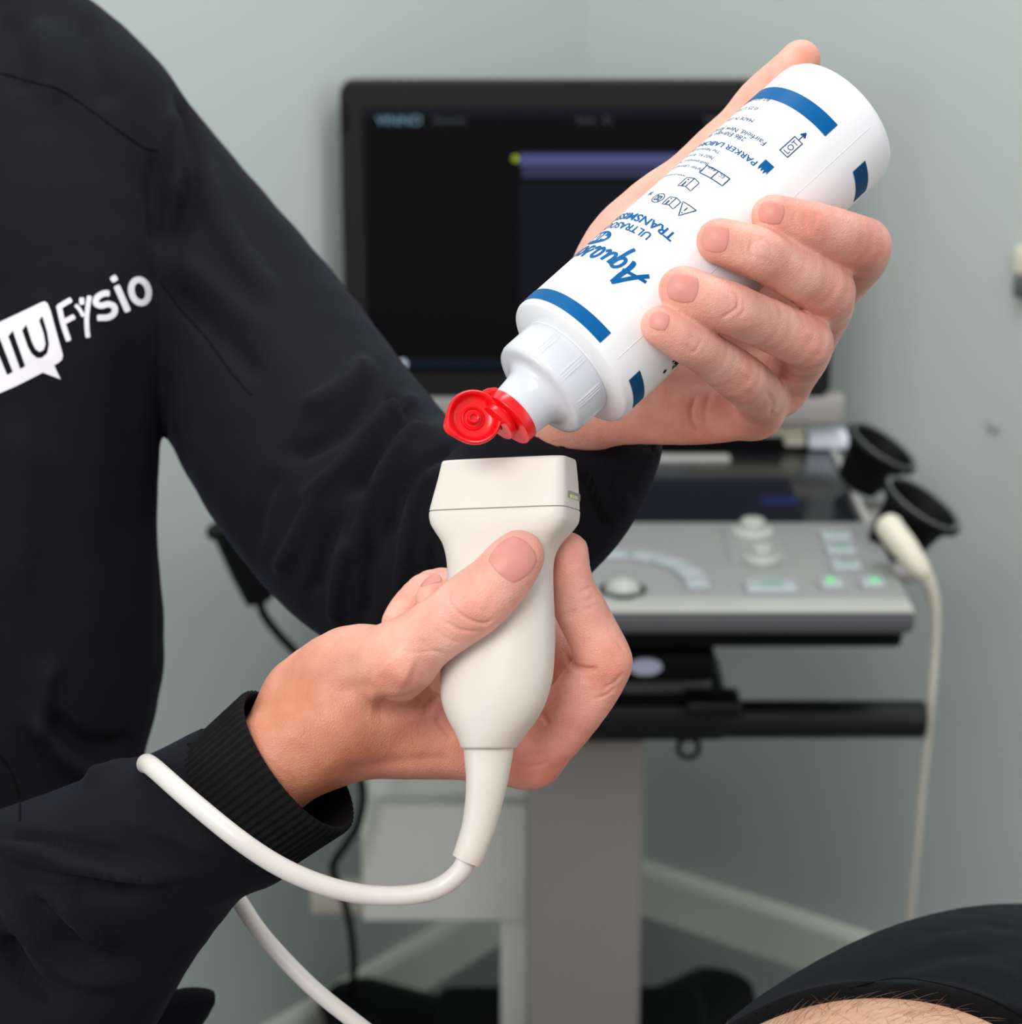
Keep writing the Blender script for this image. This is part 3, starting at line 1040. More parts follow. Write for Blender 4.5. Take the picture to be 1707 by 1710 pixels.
prof = [(19.5, H0), (20.5, H0 + 0.5), (20.7, H0 + 1.6), (20.7, H0 + 2.6), (20.7, H0 + 8), (20.7, H0 + 12.8), (20.6, H0 + 13.8), (20.0, H0 + 15.2), (18.7, H0 + 15.9), (16.6, H0 + 16.0),
        (14.8, H0 + 16.2), (13.3, H0 + 17.2), (12.2, H0 + 18.8), (11.5, H0 + 21), (11.0, H0 + 25), (10.6, H0 + 29), (10.6, H0 + 29.4)]
mb = MB(); mb.lathe(prof, MBW, n=400, fn=ribs); mb.build('collar', M['nozzle'], GB, angle=60)
H1 = H0 + 28.6
mb = MB(); mb.lathe([(10.2, H1), (11.1, H1), (11.2, H1 + 0.2), (11.1, H1 + 3.9), (10.9, H1 + 4.1), (8.2, H1 + 4.2), (8.0, H1 + 4.3)], MBW, n=96)
cap = mb.build('cap', M['red'], GB, angle=35)
mb = MB(); mb.lathe([(6.0, H1 + 4.0), (6.0, H1 + 5.2), (7.5, H1 + 5.3), (7.6, H1 + 5.5), (7.6, H1 + 7.8), (7.4, H1 + 8.0), (3.0, H1 + 8.1), (2.6, H1 + 7.5), (2.6, H1 + 5)], MBW @ Matrix.Translation((0.6, -1.6, 0)), n=72)
mb.build('spout', M['red'], cap, angle=35)
# open lid, dished, hinged on the left of the cap
Lc = S(791.5, 697, 858)
ln = np.array((0.22, 0.16, 0.96)); ln /= np.linalg.norm(ln)
lx = np.array((1.0, 0, 0)); lx -= ln * (lx @ ln); lx /= np.linalg.norm(lx); ly = np.cross(ln, lx)
ML = CM @ Matrix.Scale(0.001, 4) @ Matrix(((lx[0], ly[0], ln[0], Lc[0]), (lx[1], ly[1], ln[1], Lc[1]), (lx[2], ly[2], ln[2], Lc[2]), (0, 0, 0, 1)))


def lip(r, h, a):
    if r < 8.6: return r
    k = math.exp(-(((a - math.radians(205) + math.pi) % (2 * math.pi) - math.pi) / 0.34) ** 2)
    return r + 1.9 * k * (1.0 if h < 0.9 else 0.55)


prof = [(0.3, -3.4), (7.0, -3.3), (9.2, -2.4), (10.1, -0.8), (10.3, 0.4), (10.1, 1.2), (9.6, 1.5), (9.0, 1.2), (8.5, 0.0), (7.9, -1.4), (6.4, -2.2), (4.6, -2.3), (4.3, -1.5), (3.9, -1.3), (3.5, -1.6), (3.3, -2.1),
        (2.4, -2.1), (2.2, 0.2), (1.8, 0.5), (1.3, 0.2), (1.2, -1.0), (0.2, -1.1)]
mb = MB(); mb.lathe(prof, ML, n=96, fn=lip); mb.build('lid', M['red'], cap, angle=50)
mb = MB()
hq = [S(809, 667, 861), S(816, 664, 862), S(824, 663, 864), S(832, 665, 866)]
mb.tube([S2W(q) for q in hq], 0.0024, n=16, ell=(1.5, 0.5))
mb.build('hinge', M['red'], cap)

# blue bands printed on the body
def band(pa, pb, pc, m, steps=40, name='printed_band', phi_end=None):
    """pa, pb: ends along the top edge; pc: a pixel on the far side of the band (its width)"""
    f0, h0 = pa; f1, h1 = pb
    V = []; Fc = []
    for i in range(steps + 1):
        t = i / steps
        f = f0 + (f1 - f0) * t; h = h0 + (h1 - h0) * t
        V.append(on_label(f, h)); V.append(on_label(f, h - pc))
    for i in range(steps):
        Fc.append((2 * i, 2 * i + 1, 2 * i + 3, 2 * i + 2))
    return mesh_np(name, V, Fc, m, GB)


fa, ha = lab(1002, 573); fb, hb_ = lab(1021, 557)
print('band', ha, hb_, fa, HB)
band((-1.75, ha), (fa, ha), ha - hb_, M['blue'])
fc, hc = lab(1075, 665); fd, hd = lab(1050, 635); fe, he = lab(1068, 614)
print('second', fd, hd, he, fc, hc)
band((fd, hd), (fd + 0.62, hd), ha - hb_, M['navy'])
fa2, ha2 = lab(1378, 228); fb2, hb2 = lab(1398, 208)
band((-1.75, ha2), (fa2, ha2), ha2 - hb2, M['blue'])
fd2, hd2 = lab(1424, 287)
band((fd2, hd2), (fd2 + 0.62, hd2), ha2 - hb2, M['navy'])
# mould seam
fs, hs = lab(1030, 600)
V = []; Fc = []
for i in range(41):
    h = 8 + (HB - 12) * i / 40
    V += [on_label(fs - 0.006, h, 0.0), on_label(fs, h, 0.22), on_label(fs + 0.006, h, 0.0)]
for i in range(40):
    Fc += [(3 * i, 3 * i + 1, 3 * i + 4, 3 * i + 3), (3 * i + 1, 3 * i + 2, 3 * i + 5, 3 * i + 4)]
mesh_np('mould_seam', V, Fc, M['bottle'], GB)


def subdiv_long(bm, L):
    for it in range(4):
        es = [e for e in bm.edges if e.calc_length() > L]
        if not es: break
        bmesh.ops.subdivide_edges(bm, edges=es, cuts=1)
        bmesh.ops.triangulate(bm, faces=[f for f in bm.faces if len(f.verts) > 3])


def label_text(txt, px, py, hmm, shear=0.0, m=None, name='printed_text', axis=False, bold=0.0, space=1.0, wmm=None, merge=None):
    """text whose first letter's foot sits at the pixel, running round the bottle towards the left edge, its top towards the cap"""
    f0, h0 = lab(px, py)
    bm = text_mesh(txt, shear=shear, space=space, bold=bold)
    x0, x1 = text_width(bm)
    sc = hmm / 0.72
    if wmm: sx = wmm / (x1 - x0)
    else: sx = sc
    for v in bm.verts:
        v.co.x = (v.co.x - x0) * sx; v.co.y *= sc
    subdiv_long(bm, 1.6)
    for v in bm.verts:
        x, y = v.co.x, v.co.y
        if axis:    # runs along the bottle towards its base
            v.co = on_label(f0 - y / RB, h0 - x, 0.2)
        else:
            v.co = on_label(f0 - x / RB, h0 + y, 0.2)
    me = bpy.data.meshes.new(name); bm.to_mesh(me); bm.free()
    return link(name, me, m or M['blue'], GB)


def label_strokes(strokes, px, py, name, m, closed=False):
    """strokes in label mm: x = reading direction, y = towards the cap; (points, width)"""
    f0, h0 = lab(px, py)
    V = []; Fc = []
    for pts, wd in strokes:
        P = np.array(pts, float)
        if len(P) > 2 and wd > 0 and not closed: P = spline(P, 6)
        Q = []
        for i in range(len(P) - 1):
            L = np.linalg.norm(P[i + 1] - P[i]); n = max(1, int(L / 1.0))
            for k in range(n): Q.append(P[i] + (P[i + 1] - P[i]) * k / n)
        Q.append(P[-1]); Q = np.array(Q)
        b0 = len(V)
        for i in range(len(Q)):
            t = Q[min(i + 1, len(Q) - 1)] - Q[max(i - 1, 0)]
            t = t / max(np.linalg.norm(t), 1e-9); n = np.array((-t[1], t[0])) * abs(wd) / 2
            for s_ in (1, -1):
                q = Q[i] + n * s_
                V.append(on_label(f0 - q[0] / RB, h0 + q[1], 0.2 + 0.003 * (b0 % 7)))
        for i in range(len(Q) - 1):
            Fc.append((b0 + 2 * i, b0 + 2 * i + 1, b0 + 2 * i + 3, b0 + 2 * i + 2))
    return mesh_np(name, V, Fc, m, GB, smooth=False)


# brush-script product name, running round the left side
A = []
Hh = 9.2
def G(x, pts, wd=1.15): A.append(([(x + p[0], p[1]) for p in pts], wd * 1.2))
G(0, [(-2.2, 2.0), (0.4, 2.6), (3.2, 3.3), (6.6, 3.9)], 1.0)
G(0, [(-1.4, -0.2), (0.9, 2.6), (3.4, 6.2), (5.2, 9.0), (5.9, 9.6)], 1.3)
G(0, [(5.7, 9.7), (5.6, 6.0), (5.2, 3.0), (5.3, 0.3), (6.3, 0.3)], 1.6)
G(8.0, [(3.0, 4.6), (1.6, 5.0), (0.2, 3.6), (-0.1, 1.4), (0.9, 0.4), (2.4, 1.6), (3.2, 4.4)], 1.1)
G(8.0, [(3.3, 5.0), (2.6, 1.4), (1.6, -2.6), (0.9, -4.2)], 1.3)
G(12.6, [(0.0, 4.8), (-0.4, 1.8), (0.3, 0.5), (1.9, 1.4), (3.0, 4.8)], 1.1)
G(12.6, [(3.0, 4.8), (2.5, 1.6), (3.2, 0.4), (4.4, 1.2)], 1.1)
G(18.0, [(2.8, 4.6), (1.4, 5.0), (0.1, 3.4), (0.0, 1.3), (1.1, 0.4), (2.4, 1.8), (3.0, 4.7)], 1.1)
G(18.0, [(3.0, 4.7), (2.5, 1.5), (3.2, 0.4), (4.6, 1.4)], 1.1)
G(23.2, [(-0.4, 1.6), (1.6, 3.6), (1.9, 5.4), (2.6, 2.6), (2.0, 0.6), (0.2, 0.6)], 1.0)
G(27.4, [(2.0, 4.8), (0.4, 4.0), (0.0, 1.8), (1.0, 0.5), (2.6, 1.2), (3.2, 3.4), (2.0, 4.8)], 1.1)
G(32.4, [(0.0, 4.8), (-0.2, 0.4), (0.0, 2.6), (1.6, 4.7), (2.8, 4.2), (2.6, 0.6)], 1.1)
A = [([(x * 1.12 - 0.5, y * 1.2) for x, y in pts], w_ * 1.1) for pts, w_ in A]
label_strokes(A, 1077, 456, 'printed_name', M['blue'])
# blue oval with 100
f0, h0 = lab(1000, 397)
V = [on_label(f0, h0, 0.2)]; n = 40
for i in range(n):
    t = 2 * math.pi * i / n
    V.append(on_label(f0 - 7.6 * math.cos(t) / RB, h0 + 4.0 * math.sin(t) + 1.2 * math.cos(t) * 0, 0.2))
mesh_np('printed_oval', V, [(0, 1 + i, 1 + (i + 1) % n) for i in range(n)], M['blue'], GB)
bm = text_mesh('100', shear=0.2)
for v in bm.verts:
    x, y = (v.co.x - 0.85) * 6.0, (v.co.y - 0.36) * 6.2
    v.co = on_label(f0 - x / RB, h0 + y, 0.28)
me = bpy.data.meshes.new('printed_number'); bm.to_mesh(me); bm.free(); link('printed_number', me, M['white'], GB)
label_text('ULTRASOUND', 1090, 392, 3.6, bold=0.02, wmm=34)
label_text('TRANSMISSION GEL', 1131, 394, 3.9, bold=0.025, wmm=56)
# symbols
label_strokes([([(0, 0), (6.6, 0), (3.3, 6.2), (0, 0)], -0.44), ([(3.3, 1.2), (3.3, 3.2)], -0.5), ([(3.3, 4.0), (3.3, 4.6)], -0.5)], 1163, 352, 'printed_warning', M['navy'], True)


def book(x, y, s=1.0):
    return [([(x, y), (x + 3 * s, y - 0.9 * s), (x + 6 * s, y), (x + 6 * s, y + 4.6 * s), (x + 3 * s, y + 3.7 * s), (x, y + 4.6 * s), (x, y)], -0.42),
            ([(x + 3 * s, y - 0.9 * s), (x + 3 * s, y + 3.7 * s)], -0.42), ([(x + 4.6 * s, y + 1.6 * s), (x + 4.6 * s, y + 4.0 * s)], -0.7), ([(x + 4.6 * s, y + 0.3 * s), (x + 4.6 * s, y + 0.9 * s)], -0.7)]


label_strokes(book(0, 0, 0.95), 1137, 338, 'printed_booklet', M['navy'], True)
label_strokes(book(0, 0, 1.1), 1168, 306, 'printed_booklet', M['navy'], True)
cir = [(2.6 + 2.6 * math.cos(t), 2.3 + 2.6 * math.sin(t)) for t in np.linspace(0, 2 * math.pi, 20)]
label_strokes([(cir, -0.42), ([(1.2, 1.2), (4, 1.2), (4, 3.4), (1.2, 3.4), (1.2, 1.2)], -0.42), ([(0.8, 4.2), (4.4, 0.4)], -0.42), ([(1.6, 0.9), (3.6, 4.0)], -0.42)], 1114, 327, 'printed_symbol', M['navy'], True)
st = [([(2 + 1.7 * math.cos(t), 2 + 1.7 * math.sin(t)), (2 - 1.7 * math.cos(t), 2 - 1.7 * math.sin(t))], -0.36) for t in (0.3, 1.35, 2.4)]
label_strokes(st, 1098, 318, 'printed_symbol', M['navy'], True)
label_strokes([([(0, 0), (11.5, 0), (11.5, 4.4), (0, 4.4), (0, 0)], -0.48), ([(5.6, 0), (5.6, 4.4)], -0.48)], 1219, 299, 'printed_frame', M['navy'], True)
label_text('EC', 1211, 295, 1.6, m=M['navy'], wmm=2.4)
label_text('REP', 1197, 283, 1.6, m=M['navy'], wmm=3.6)
label_text('www.parkerlabs.com', 1146, 293, 1.5, m=M['navy'], wmm=19)
label_text('Parker Laboratories Inc.', 1176, 283, 1.8, m=M['navy'], wmm=25)
label_text('Bedrijvenpark Twente 305', 1185, 273, 1.7, m=M['navy'], wmm=28)
label_text('7602 KL Almelo', 1195, 263, 1.7, m=M['navy'], wmm=18)
label_text('The Netherlands', 1205, 253, 1.7, m=M['navy'], wmm=18)
label_text('PARKER LABORATORIES, INC.', 1266, 271, 2.7, wmm=57, bold=0.015)
label_text('286 Eldridge Road', 1248, 231, 2.4, m=M['navy'], wmm=27)
label_text('Fairfield, New Jersey 07004 USA', 1281, 238, 2.5, m=M['navy'], wmm=50)
label_text('MADE IN USA', 1261, 200, 2.0, m=M['navy'], wmm=17)
label_text('0.25 LITER', 1268, 180, 1.8, m=M['navy'], wmm=15)
label_text('BT-025-0037L', 1287, 166, 1.6, m=M['navy'], wmm=18)
# maker's mark: block with a jagged crown
f0, h0 = lab(1287, 279)
poly = [(0, -2.2), (4.4, -2.2), (4.4, 1.6), (3.8, 3.4), (3.2, 1.5), (2.5, 3.2), (1.9, 1.4), (1.3, 3.5), (0.7, 1.6), (0, 2.6)]
bm = bmesh.new(); vs = [bm.verts.new((x - 1.0, y + 1.2, 0)) for x, y in poly]; bm.faces.new(vs); bm.normal_update(); bmesh.ops.triangulate(bm, faces=bm.faces)
for v in bm.verts: v.co = on_label(f0 - v.co.x / RB, h0 + v.co.y, 0.22)
me = bpy.data.meshes.new('printed_mark'); bm.to_mesh(me); bm.free(); link('printed_mark', me, M['blue'], GB)
# LOT box, reading along the bottle, with its arrow
f0, h0 = lab(1315, 263)
def axis_strokes(strokes, name, m):
    V = []; Fc = []
    for pts, wd in strokes:
        P = np.array(pts, float)
        for i in range(len(P) - 1):
            a, b = P[i], P[i + 1]; t = (b - a) / np.linalg.norm(b - a); n = np.array((-t[1], t[0])) * wd / 2
            k = len(V)
            for q in (a + n - t * wd / 2, a - n - t * wd / 2, b - n + t * wd / 2, b + n + t * wd / 2):
                V.append(on_label(f0 - q[1] / RB, h0 - q[0], 0.2))
            Fc.append((k, k + 1, k + 2, k + 3))
    return mesh_np(name, V, Fc, m, GB, smooth=False)
axis_strokes([([(0, 0), (8.6, 0), (8.6, 4.0), (0, 4.0), (0, 0)], 0.4), ([(8.6, 2.0), (11.8, 2.0)], 0.4), ([(11.2, 1.2), (12.6, 2.0)], 0.8), ([(11.2, 2.8), (12.6, 2.0)], 0.8)], 'printed_frame', M['navy'])
bm = text_mesh('LOT'); x0, x1 = text_width(bm)
for v in bm.verts:
    x = (v.co.x - x0) / (x1 - x0) * 6.6 + 1.0; y = v.co.y * 3.4 + 0.8
    v.co = on_label(f0 - y / RB, h0 - x, 0.2)
me = bpy.data.meshes.new('printed_text'); bm.to_mesh(me); bm.free(); link('printed_text', me, M['navy'], GB)
# black side print half under the little finger
label_text('iiti', 1136, 604, 5.2, m=M['matte_black'], wmm=6, bold=0.03)
f1_, h1_ = lab(1110, 620)
V = [on_label(f1_, h1_, 0.22)] + [on_label(f1_ + 0.9 * math.cos(t) / RB, h1_ + 0.9 * math.sin(t), 0.22) for t in np.linspace(0, 2 * math.pi, 17)[:-1]]
mesh_np('printed_dot', V, [(0, 1 + i, 1 + (i + 1) % 16) for i in range(16)], M['matte_black'], GB)

# ================================================================== ULTRASOUND PROBE IN THE HAND
AL, TH = math.radians(6), math.radians(20)
pA = np.array((0, math.cos(AL), -math.sin(AL)))
pW = np.array((math.cos(TH), math.sin(TH) * math.sin(AL), math.sin(TH) * math.cos(AL)))
pN = np.cross(pW, pA)
DS = 882.0
P0 = S(842, 853, DS)
HP = empty('ultrasound_probe', S2W(P0), 'off-white handheld ultrasound probe gripped between thumb and fingers, cable looping over the sleeve', 'ultrasound probe', 'ultrasound probes')


def station(py, xl, xr, b, e, boxy):
    h = 0.0
    for _ in range(6):
        d = DS + h * math.sin(AL)
        h = (-(py - CY) * d / F - P0[1]) / math.cos(AL)
    cx = ((xl + xr) / 2 - CX) * d / F
    half = (xr - xl) / 2 * d / F
    p = e / (e - 1)
    a = max(half ** p - (b * math.sin(TH)) ** p, 1) ** (1 / p) / math.cos(TH)
    c = P0 + pA * h; c[0] = cx
    return c, a, b, e


def loft(stations, name, m, parent, n=96, cap_top=True, close=True, interp=4):
    arr = []
    for s_ in stations:
        c, a, b, e = station(*s_)
        arr.append(list(c) + [a, b, e])
    arr = np.array(arr)
    if interp > 1:
        arr = spline(arr, interp)
    mb = MB(); rings = []
    for q in arr:
        c = q[:3]; a, b, e = q[3:]
        ring = []
        for k in range(n):
            t = 2 * math.pi * k / n
            ct, st_ = math.cos(t), math.sin(t)
            x = a * math.copysign(abs(ct) ** (2 / e), ct); y = b * math.copysign(abs(st_) ** (2 / e), st_)
            p = c + pW * x + pN * y
            ring.append(mb.bm.verts.new(S2W(p)))
        rings.append(ring)
    for i in range(len(rings) - 1):
        for k in range(n):
            mb.bm.faces.new((rings[i][k], rings[i][(k + 1) % n], rings[i + 1][(k + 1) % n], rings[i + 1][k]))
    if close:
        mb.bm.faces.new(rings[0]); mb.bm.faces.new(rings[-1][::-1])
    return mb.build(name, m, parent, angle=60)


E = 7.0
loft([(768.5, 742, 957, 8.2, E, 1), (769.2, 739.5, 960, 9.0, E, 1), (771.5, 738, 961.5, 9.6, E, 1), (776, 736.5, 962.5, 9.9, E, 1), (800, 731, 965, 10.7, E, 1), (825, 724, 967, 11.5, E, 1),
      (850, 717.5, 968, 12.2, E, 1), (852.2, 717.6, 968, 12.15, E, 1), (852.9, 719, 966.6, 11.8, E, 1)], 'head', M['probe'], HP, interp=3)
loft([(850, 720, 966, 11.6, E, 1), (856, 720, 966, 11.6, E, 1)], 'head_seam', M['seam'], HP, interp=1)
loft([(854.0, 718.5, 967, 11.9, E, 1), (854.8, 717, 968.3, 12.2, E, 1), (858, 716.4, 968.7, 12.4, 6.5, 1), (866, 716.8, 968, 12.6, 6.0, 1), (876, 719.5, 965.5, 12.7, 5.2, 1), (890, 728, 955, 12.6, 4.4, 1), (905, 737.5, 941, 12.3, 3.7, 1),
      (922, 743, 930, 12.1, 3.2, 1)] +
     [(942, 746, 925, 12.2, 2.8, 0), (970, 746.5, 924, 12.6, 2.5, 0), (1010, 745, 925.5, 13.4, 2.35, 0), (1050, 741, 927, 14.2, 2.3, 0), (1090, 737.5, 926.5, 14.8, 2.25, 0), (1125, 735, 924, 15, 2.2, 0), (1150, 735, 919, 15, 2.2, 0), (1175, 738, 911, 14.8, 2.15, 0),
      (1200, 747, 898, 14.2, 2.1, 0), (1222, 759, 882, 13.2, 2.1, 0), (1238, 766, 870, 12.1, 2.05, 0), (1247, 769, 863.5, 11.3, 2, 0), (1249.5, 771, 861, 10.8, 2, 0)], 'handle', M['probe'], HP, interp=3)
# strain relief and cable
sr = [(816, 1240, 874, 38), (816, 1250, 873.5, 41.5), (815, 1275, 872.5, 39), (813, 1305, 871, 35), (807, 1345, 870, 31), (798, 1385, 869, 28), (786, 1420, 868, 26.5), (779.5, 1436, 868, 25.5)]
A_ = spline([list(S(*q[:3])) + [q[3] * q[2] / F] for q in sr], 5)
mb = MB(); mb.tube([S2W(q[:3]) for q in A_], [q[3] * 0.001 for q in A_], n=48)
mb.build('strain_relief', M['probe'], HP, angle=60)
# slot marker on the right face of the head
st_c, a_, b_, e_ = station(832, 722, 967, 11.7, E, 1)
mc_ = st_c + pW * (a_ * 0.985)
R3 = Matrix((vec(pW), vec(pN), vec(pA))).transposed()
RW3 = CM.to_3x3() @ R3
mb = MB(); mb.box(S2W(mc_ - pN * 1.0), (0.0012, 0.0150, 0.0030), bevel=0.0004, rot=RW3); mk = mb.build('orientation_slot', M['seam'], HP)
mb = MB(); mb.box(S2W(mc_ - pN * 0.5 + pW * 0.5 - pA * 0.6), (0.0008, 0.0085, 0.0016), bevel=0.0004, rot=RW3); mb.build('orientation_dot', mat('slot_green', srgb(196, 204, 160), 0.4), mk)
# ================================================================== THE PERSON
SK = np.array(srgb(227, 173, 156)[:3])
PH = empty('person', (-0.35, 1.05, 0.0), 'person in a black jacket with white chest lettering, squeezing a bottle over a held probe', 'person')


def cut_plane(Fd, lo, hi, p, n):
    a, b = Fd.sub(np.array(lo, float), np.array(hi, float))
    X, Y, Z = Fd.coords(a, b)
    d = ((X - p[0]) * n[0] + (Y - p[1]) * n[1] + (Z - p[2]) * n[2]).astype(np.float32)
    sl = tuple(slice(a[j], b[j]) for j in range(3))
    Fd.g[sl] = np.maximum(Fd.g[sl], d)


def orient(V, Q):
    a, b, c = V[Q[:, 0]], V[Q[:, 1]], V[Q[:, 2]]
    vol = (a * np.cross(b, c)).sum() / 6
    a, b, c = V[Q[:, 0]], V[Q[:, 2]], V[Q[:, 3]]
    vol += (a * np.cross(b, c)).sum() / 6
    return Q[:, ::-1] if vol < 0 else Q


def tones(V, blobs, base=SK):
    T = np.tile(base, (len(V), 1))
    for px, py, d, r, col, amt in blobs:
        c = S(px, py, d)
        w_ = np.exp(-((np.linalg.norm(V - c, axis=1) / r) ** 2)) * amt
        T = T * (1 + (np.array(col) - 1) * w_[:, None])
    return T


RED = (1.02, 0.62, 0.58)
PALE = (1.08, 1.12, 1.10)

# ---- right hand, round the probe
lo = S(360, 1420, 990); lo = np.array((S(330, 0, 990)[0], S(0, 1470, 990)[1], -1000.0))
hi = np.array((S(1085, 0, 850)[0] + 2, S(0, 850, 840)[1] + 2, -842.0))
Fr = Field(lo, hi, 0.72)
# wrist and forearm (hidden in the sleeve further down)
for dd, rr in ((890, 84), (912, 92), (932, 80)):
    add_chain(Fr, [(330, 1390, 915 + (dd - 912) * 0.5, 62), (400, 1330, 910 + (dd - 912) * 0.7, rr - 14), (484, 1250, dd, rr - 2), (560, 1205, dd, rr - 4)], k=9)
# heel and back of the hand along the second metacarpal
add_chain(Fr, [(520, 1232, 902, 84), (600, 1222, 902, 78), (680, 1236, 906, 64), (770, 1245, 912, 56), (840, 1258, 914, 50), (892, 1268, 914, 47)], k=9)
add_chain(Fr, [(560, 1200, 935, 80), (680, 1215, 942, 66), (800, 1235, 948, 56), (880, 1250, 948, 48)], k=9)
add_chain(Fr, [(560, 1190, 955, 70), (680, 1195, 966, 60), (780, 1215, 972, 50), (850, 1235, 975, 42)], k=9)
# base of the thumb
add_chain(Fr, [(520, 1175, 905, 86), (585, 1122, 893, 76), (640, 1112, 882, 66), (672, 1098, 874, 58)], k=7)
add_chain(Fr, [(600, 1180, 900, 72), (660, 1165, 896, 52), (712, 1178, 902, 38)], k=9)
# web and palm behind the probe
add_chain(Fr, [(690, 1190, 915, 56), (735, 1200, 920, 46), (760, 1225, 924, 44)], k=8)
add_chain(Fr, [(640, 1120, 915, 70), (700, 1110, 945, 56), (760, 1150, 950, 50)], k=9)
# thumb
add_chain(Fr, [(655, 1108, 875, 62), (715, 1062, 866, 53), (760, 1030, 862, 53), (795, 1004, 859.5, 54.5), (828, 975, 858.5, 50), (852, 946, 859, 47), (865, 930, 860, 41), (868, 926, 860.5, 39)], k=5, sub=3)
# forefinger on the right side
add_chain(Fr, [(880, 1264, 912, 50), (925, 1222, 908, 51), (972, 1165, 903, 50), (1005, 1118, 899, 47)], k=5)
add_chain(Fr, [(1010, 1104, 897, 47), (992, 1062, 896, 43), (968, 1015, 894, 42), (956, 985, 892, 37), (951, 950, 890, 33), (950, 925, 889, 29.5), (951, 918, 889, 28)], k=1.5, sub=3)
# middle, ring and little finger curl behind the probe
add_chain(Fr, [(875, 1255, 945, 48), (935, 1190, 950, 46), (965, 1110, 948, 42)], k=4)
add_chain(Fr, [(965, 1105, 948, 41), (900, 1040, 948, 38), (820, 995, 935, 35), (770, 985, 918, 33), (742, 985, 908, 31), (722, 1000, 900, 28)], k=1.5)
add_chain(Fr, [(850, 1240, 972, 44), (910, 1170, 982, 42), (920, 1090, 980, 40)], k=4)
add_chain(Fr, [(920, 1085, 980, 40), (850, 1020, 978, 36), (775, 985, 958, 33), (722, 985, 940, 33), (690, 1010, 926, 32), (668, 1040, 918, 31)], k=1.5)
Vr, Qr = surface_nets(Fr, 3)
Qr = orient(Vr, Qr)
print('right hand', len(Vr))
del Fr
Vr = stroke(Vr, Qr, [
    # hollow under the thumb knuckle, pinch at the web
    ([(622, 1180), (664, 1184), (700, 1172), (724, 1152)], 15, -4.0),
    ([(712, 1192), (724, 1174), (734, 1156)], 6, -2.4),
    ([(728, 1196), (742, 1216), (758, 1238)], 6, -0.9),
    # thumb knuckle swell and its lines
    ([(745, 1000), (787, 1012), (815, 1020)], 22, 0.7),
    ([(756, 1014), (772, 1028), (792, 1038), (812, 1041), (824, 1031)], 3.2, -0.55),
    ([(740, 1036), (764, 1050), (788, 1055), (806, 1054)], 3.4, -0.35),
    ([(755, 987), (751, 1003), (762, 1018)], 3.0, -0.35),
    ([(790, 1008), (800, 1016), (812, 1022)], 2.6, -0.25),
    ([(722, 1050), (745, 1066), (770, 1074)], 3.4, -0.22),
    ([(700, 1066), (722, 1086), (748, 1098)], 3.4, -0.2),
    ([(648, 1098), (668, 1116), (688, 1126)], 26, 2.2),
    ([(664, 1083), (690, 1090), (725, 1088), (750, 1092)], 3.0, -0.2),
    # wrist: tendon and vein swells, stretch lines
    ([(520, 1130), (560, 1100), (600, 1085)], 10, 0.5),
    ([(548, 1160), (590, 1150), (625, 1150)], 14, -0.8),
    ([(560, 1290), (640, 1276), (720, 1268), (770, 1274)], 11, -0.8),
    ([(470, 1215), (520, 1250), (560, 1290)], 14, 0.5),
    # forefinger: folds at the joints
    ([(944, 1092), (956, 1110), (976, 1118), (998, 1117)], 4.2, -1.3),
    ([(927, 1029), (942, 1025), (962, 1020)], 3.0, -0.45),
    ([(926, 1034), (944, 1031), (958, 1028)], 2.6, -0.3),
    ([(1008, 1150), (1026, 1140), (1040, 1124)], 3.0, -0.35),
    ([(992, 1168), (1014, 1160), (1030, 1146)], 3.0, -0.3),
    ([(1018, 1060), (1034, 1074), (1044, 1090)], 3.0, -0.3),
    ([(972, 1004), (984, 1002), (992, 998)], 3.0, -0.4),
    ([(966, 990), (978, 986), (988, 980)], 2.8, -0.4),
    ([(976, 1018), (990, 1014), (1000, 1010)], 2.8, -0.3),
    ([(904, 1190), (912, 1204), (918, 1208)], 4.5, -0.8),
    ([(880, 1224), (890, 1236), (902, 1246)], 3.5, -0.5),
    ([(868, 1262), (890, 1262), (915, 1255)], 3.5, -0.25),
    ([(862, 1276), (888, 1280), (915, 1274)], 3.5, -0.25),
])
BL_R = [(475, 1225, 885, 36, (0.80, 0.67, 0.54), 0.75), (540, 1200, 880, 22, (0.88, 0.76, 0.66), 0.5), (868, 928, 860, 11, RED, 0.5), (790, 1020, 850, 12, RED, 0.35), (662, 1115, 862, 13, (1.05, 0.82, 0.76), 0.45), (668, 1128, 862, 5, RED, 0.4),  # wrist blobs: light falloff painted in, with a tan; others are skin redness
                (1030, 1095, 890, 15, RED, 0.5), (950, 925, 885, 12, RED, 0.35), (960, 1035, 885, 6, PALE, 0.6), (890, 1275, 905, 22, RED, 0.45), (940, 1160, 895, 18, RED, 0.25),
                (480, 1270, 895, 34, (0.80, 0.62, 0.48), 0.85), (590, 1270, 895, 30, (0.82, 0.63, 0.52), 0.8), (730, 1280, 900, 28, (0.86, 0.68, 0.6), 0.7), (560, 1180, 885, 26, (0.92, 0.82, 0.74), 0.7), (900, 1290, 905, 26, (0.92, 0.76, 0.7), 0.5),  # low wrist and hand: darker where light falls off, painted into colour
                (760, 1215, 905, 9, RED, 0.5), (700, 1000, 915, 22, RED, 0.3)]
Tr = tones(Vr, BL_R)

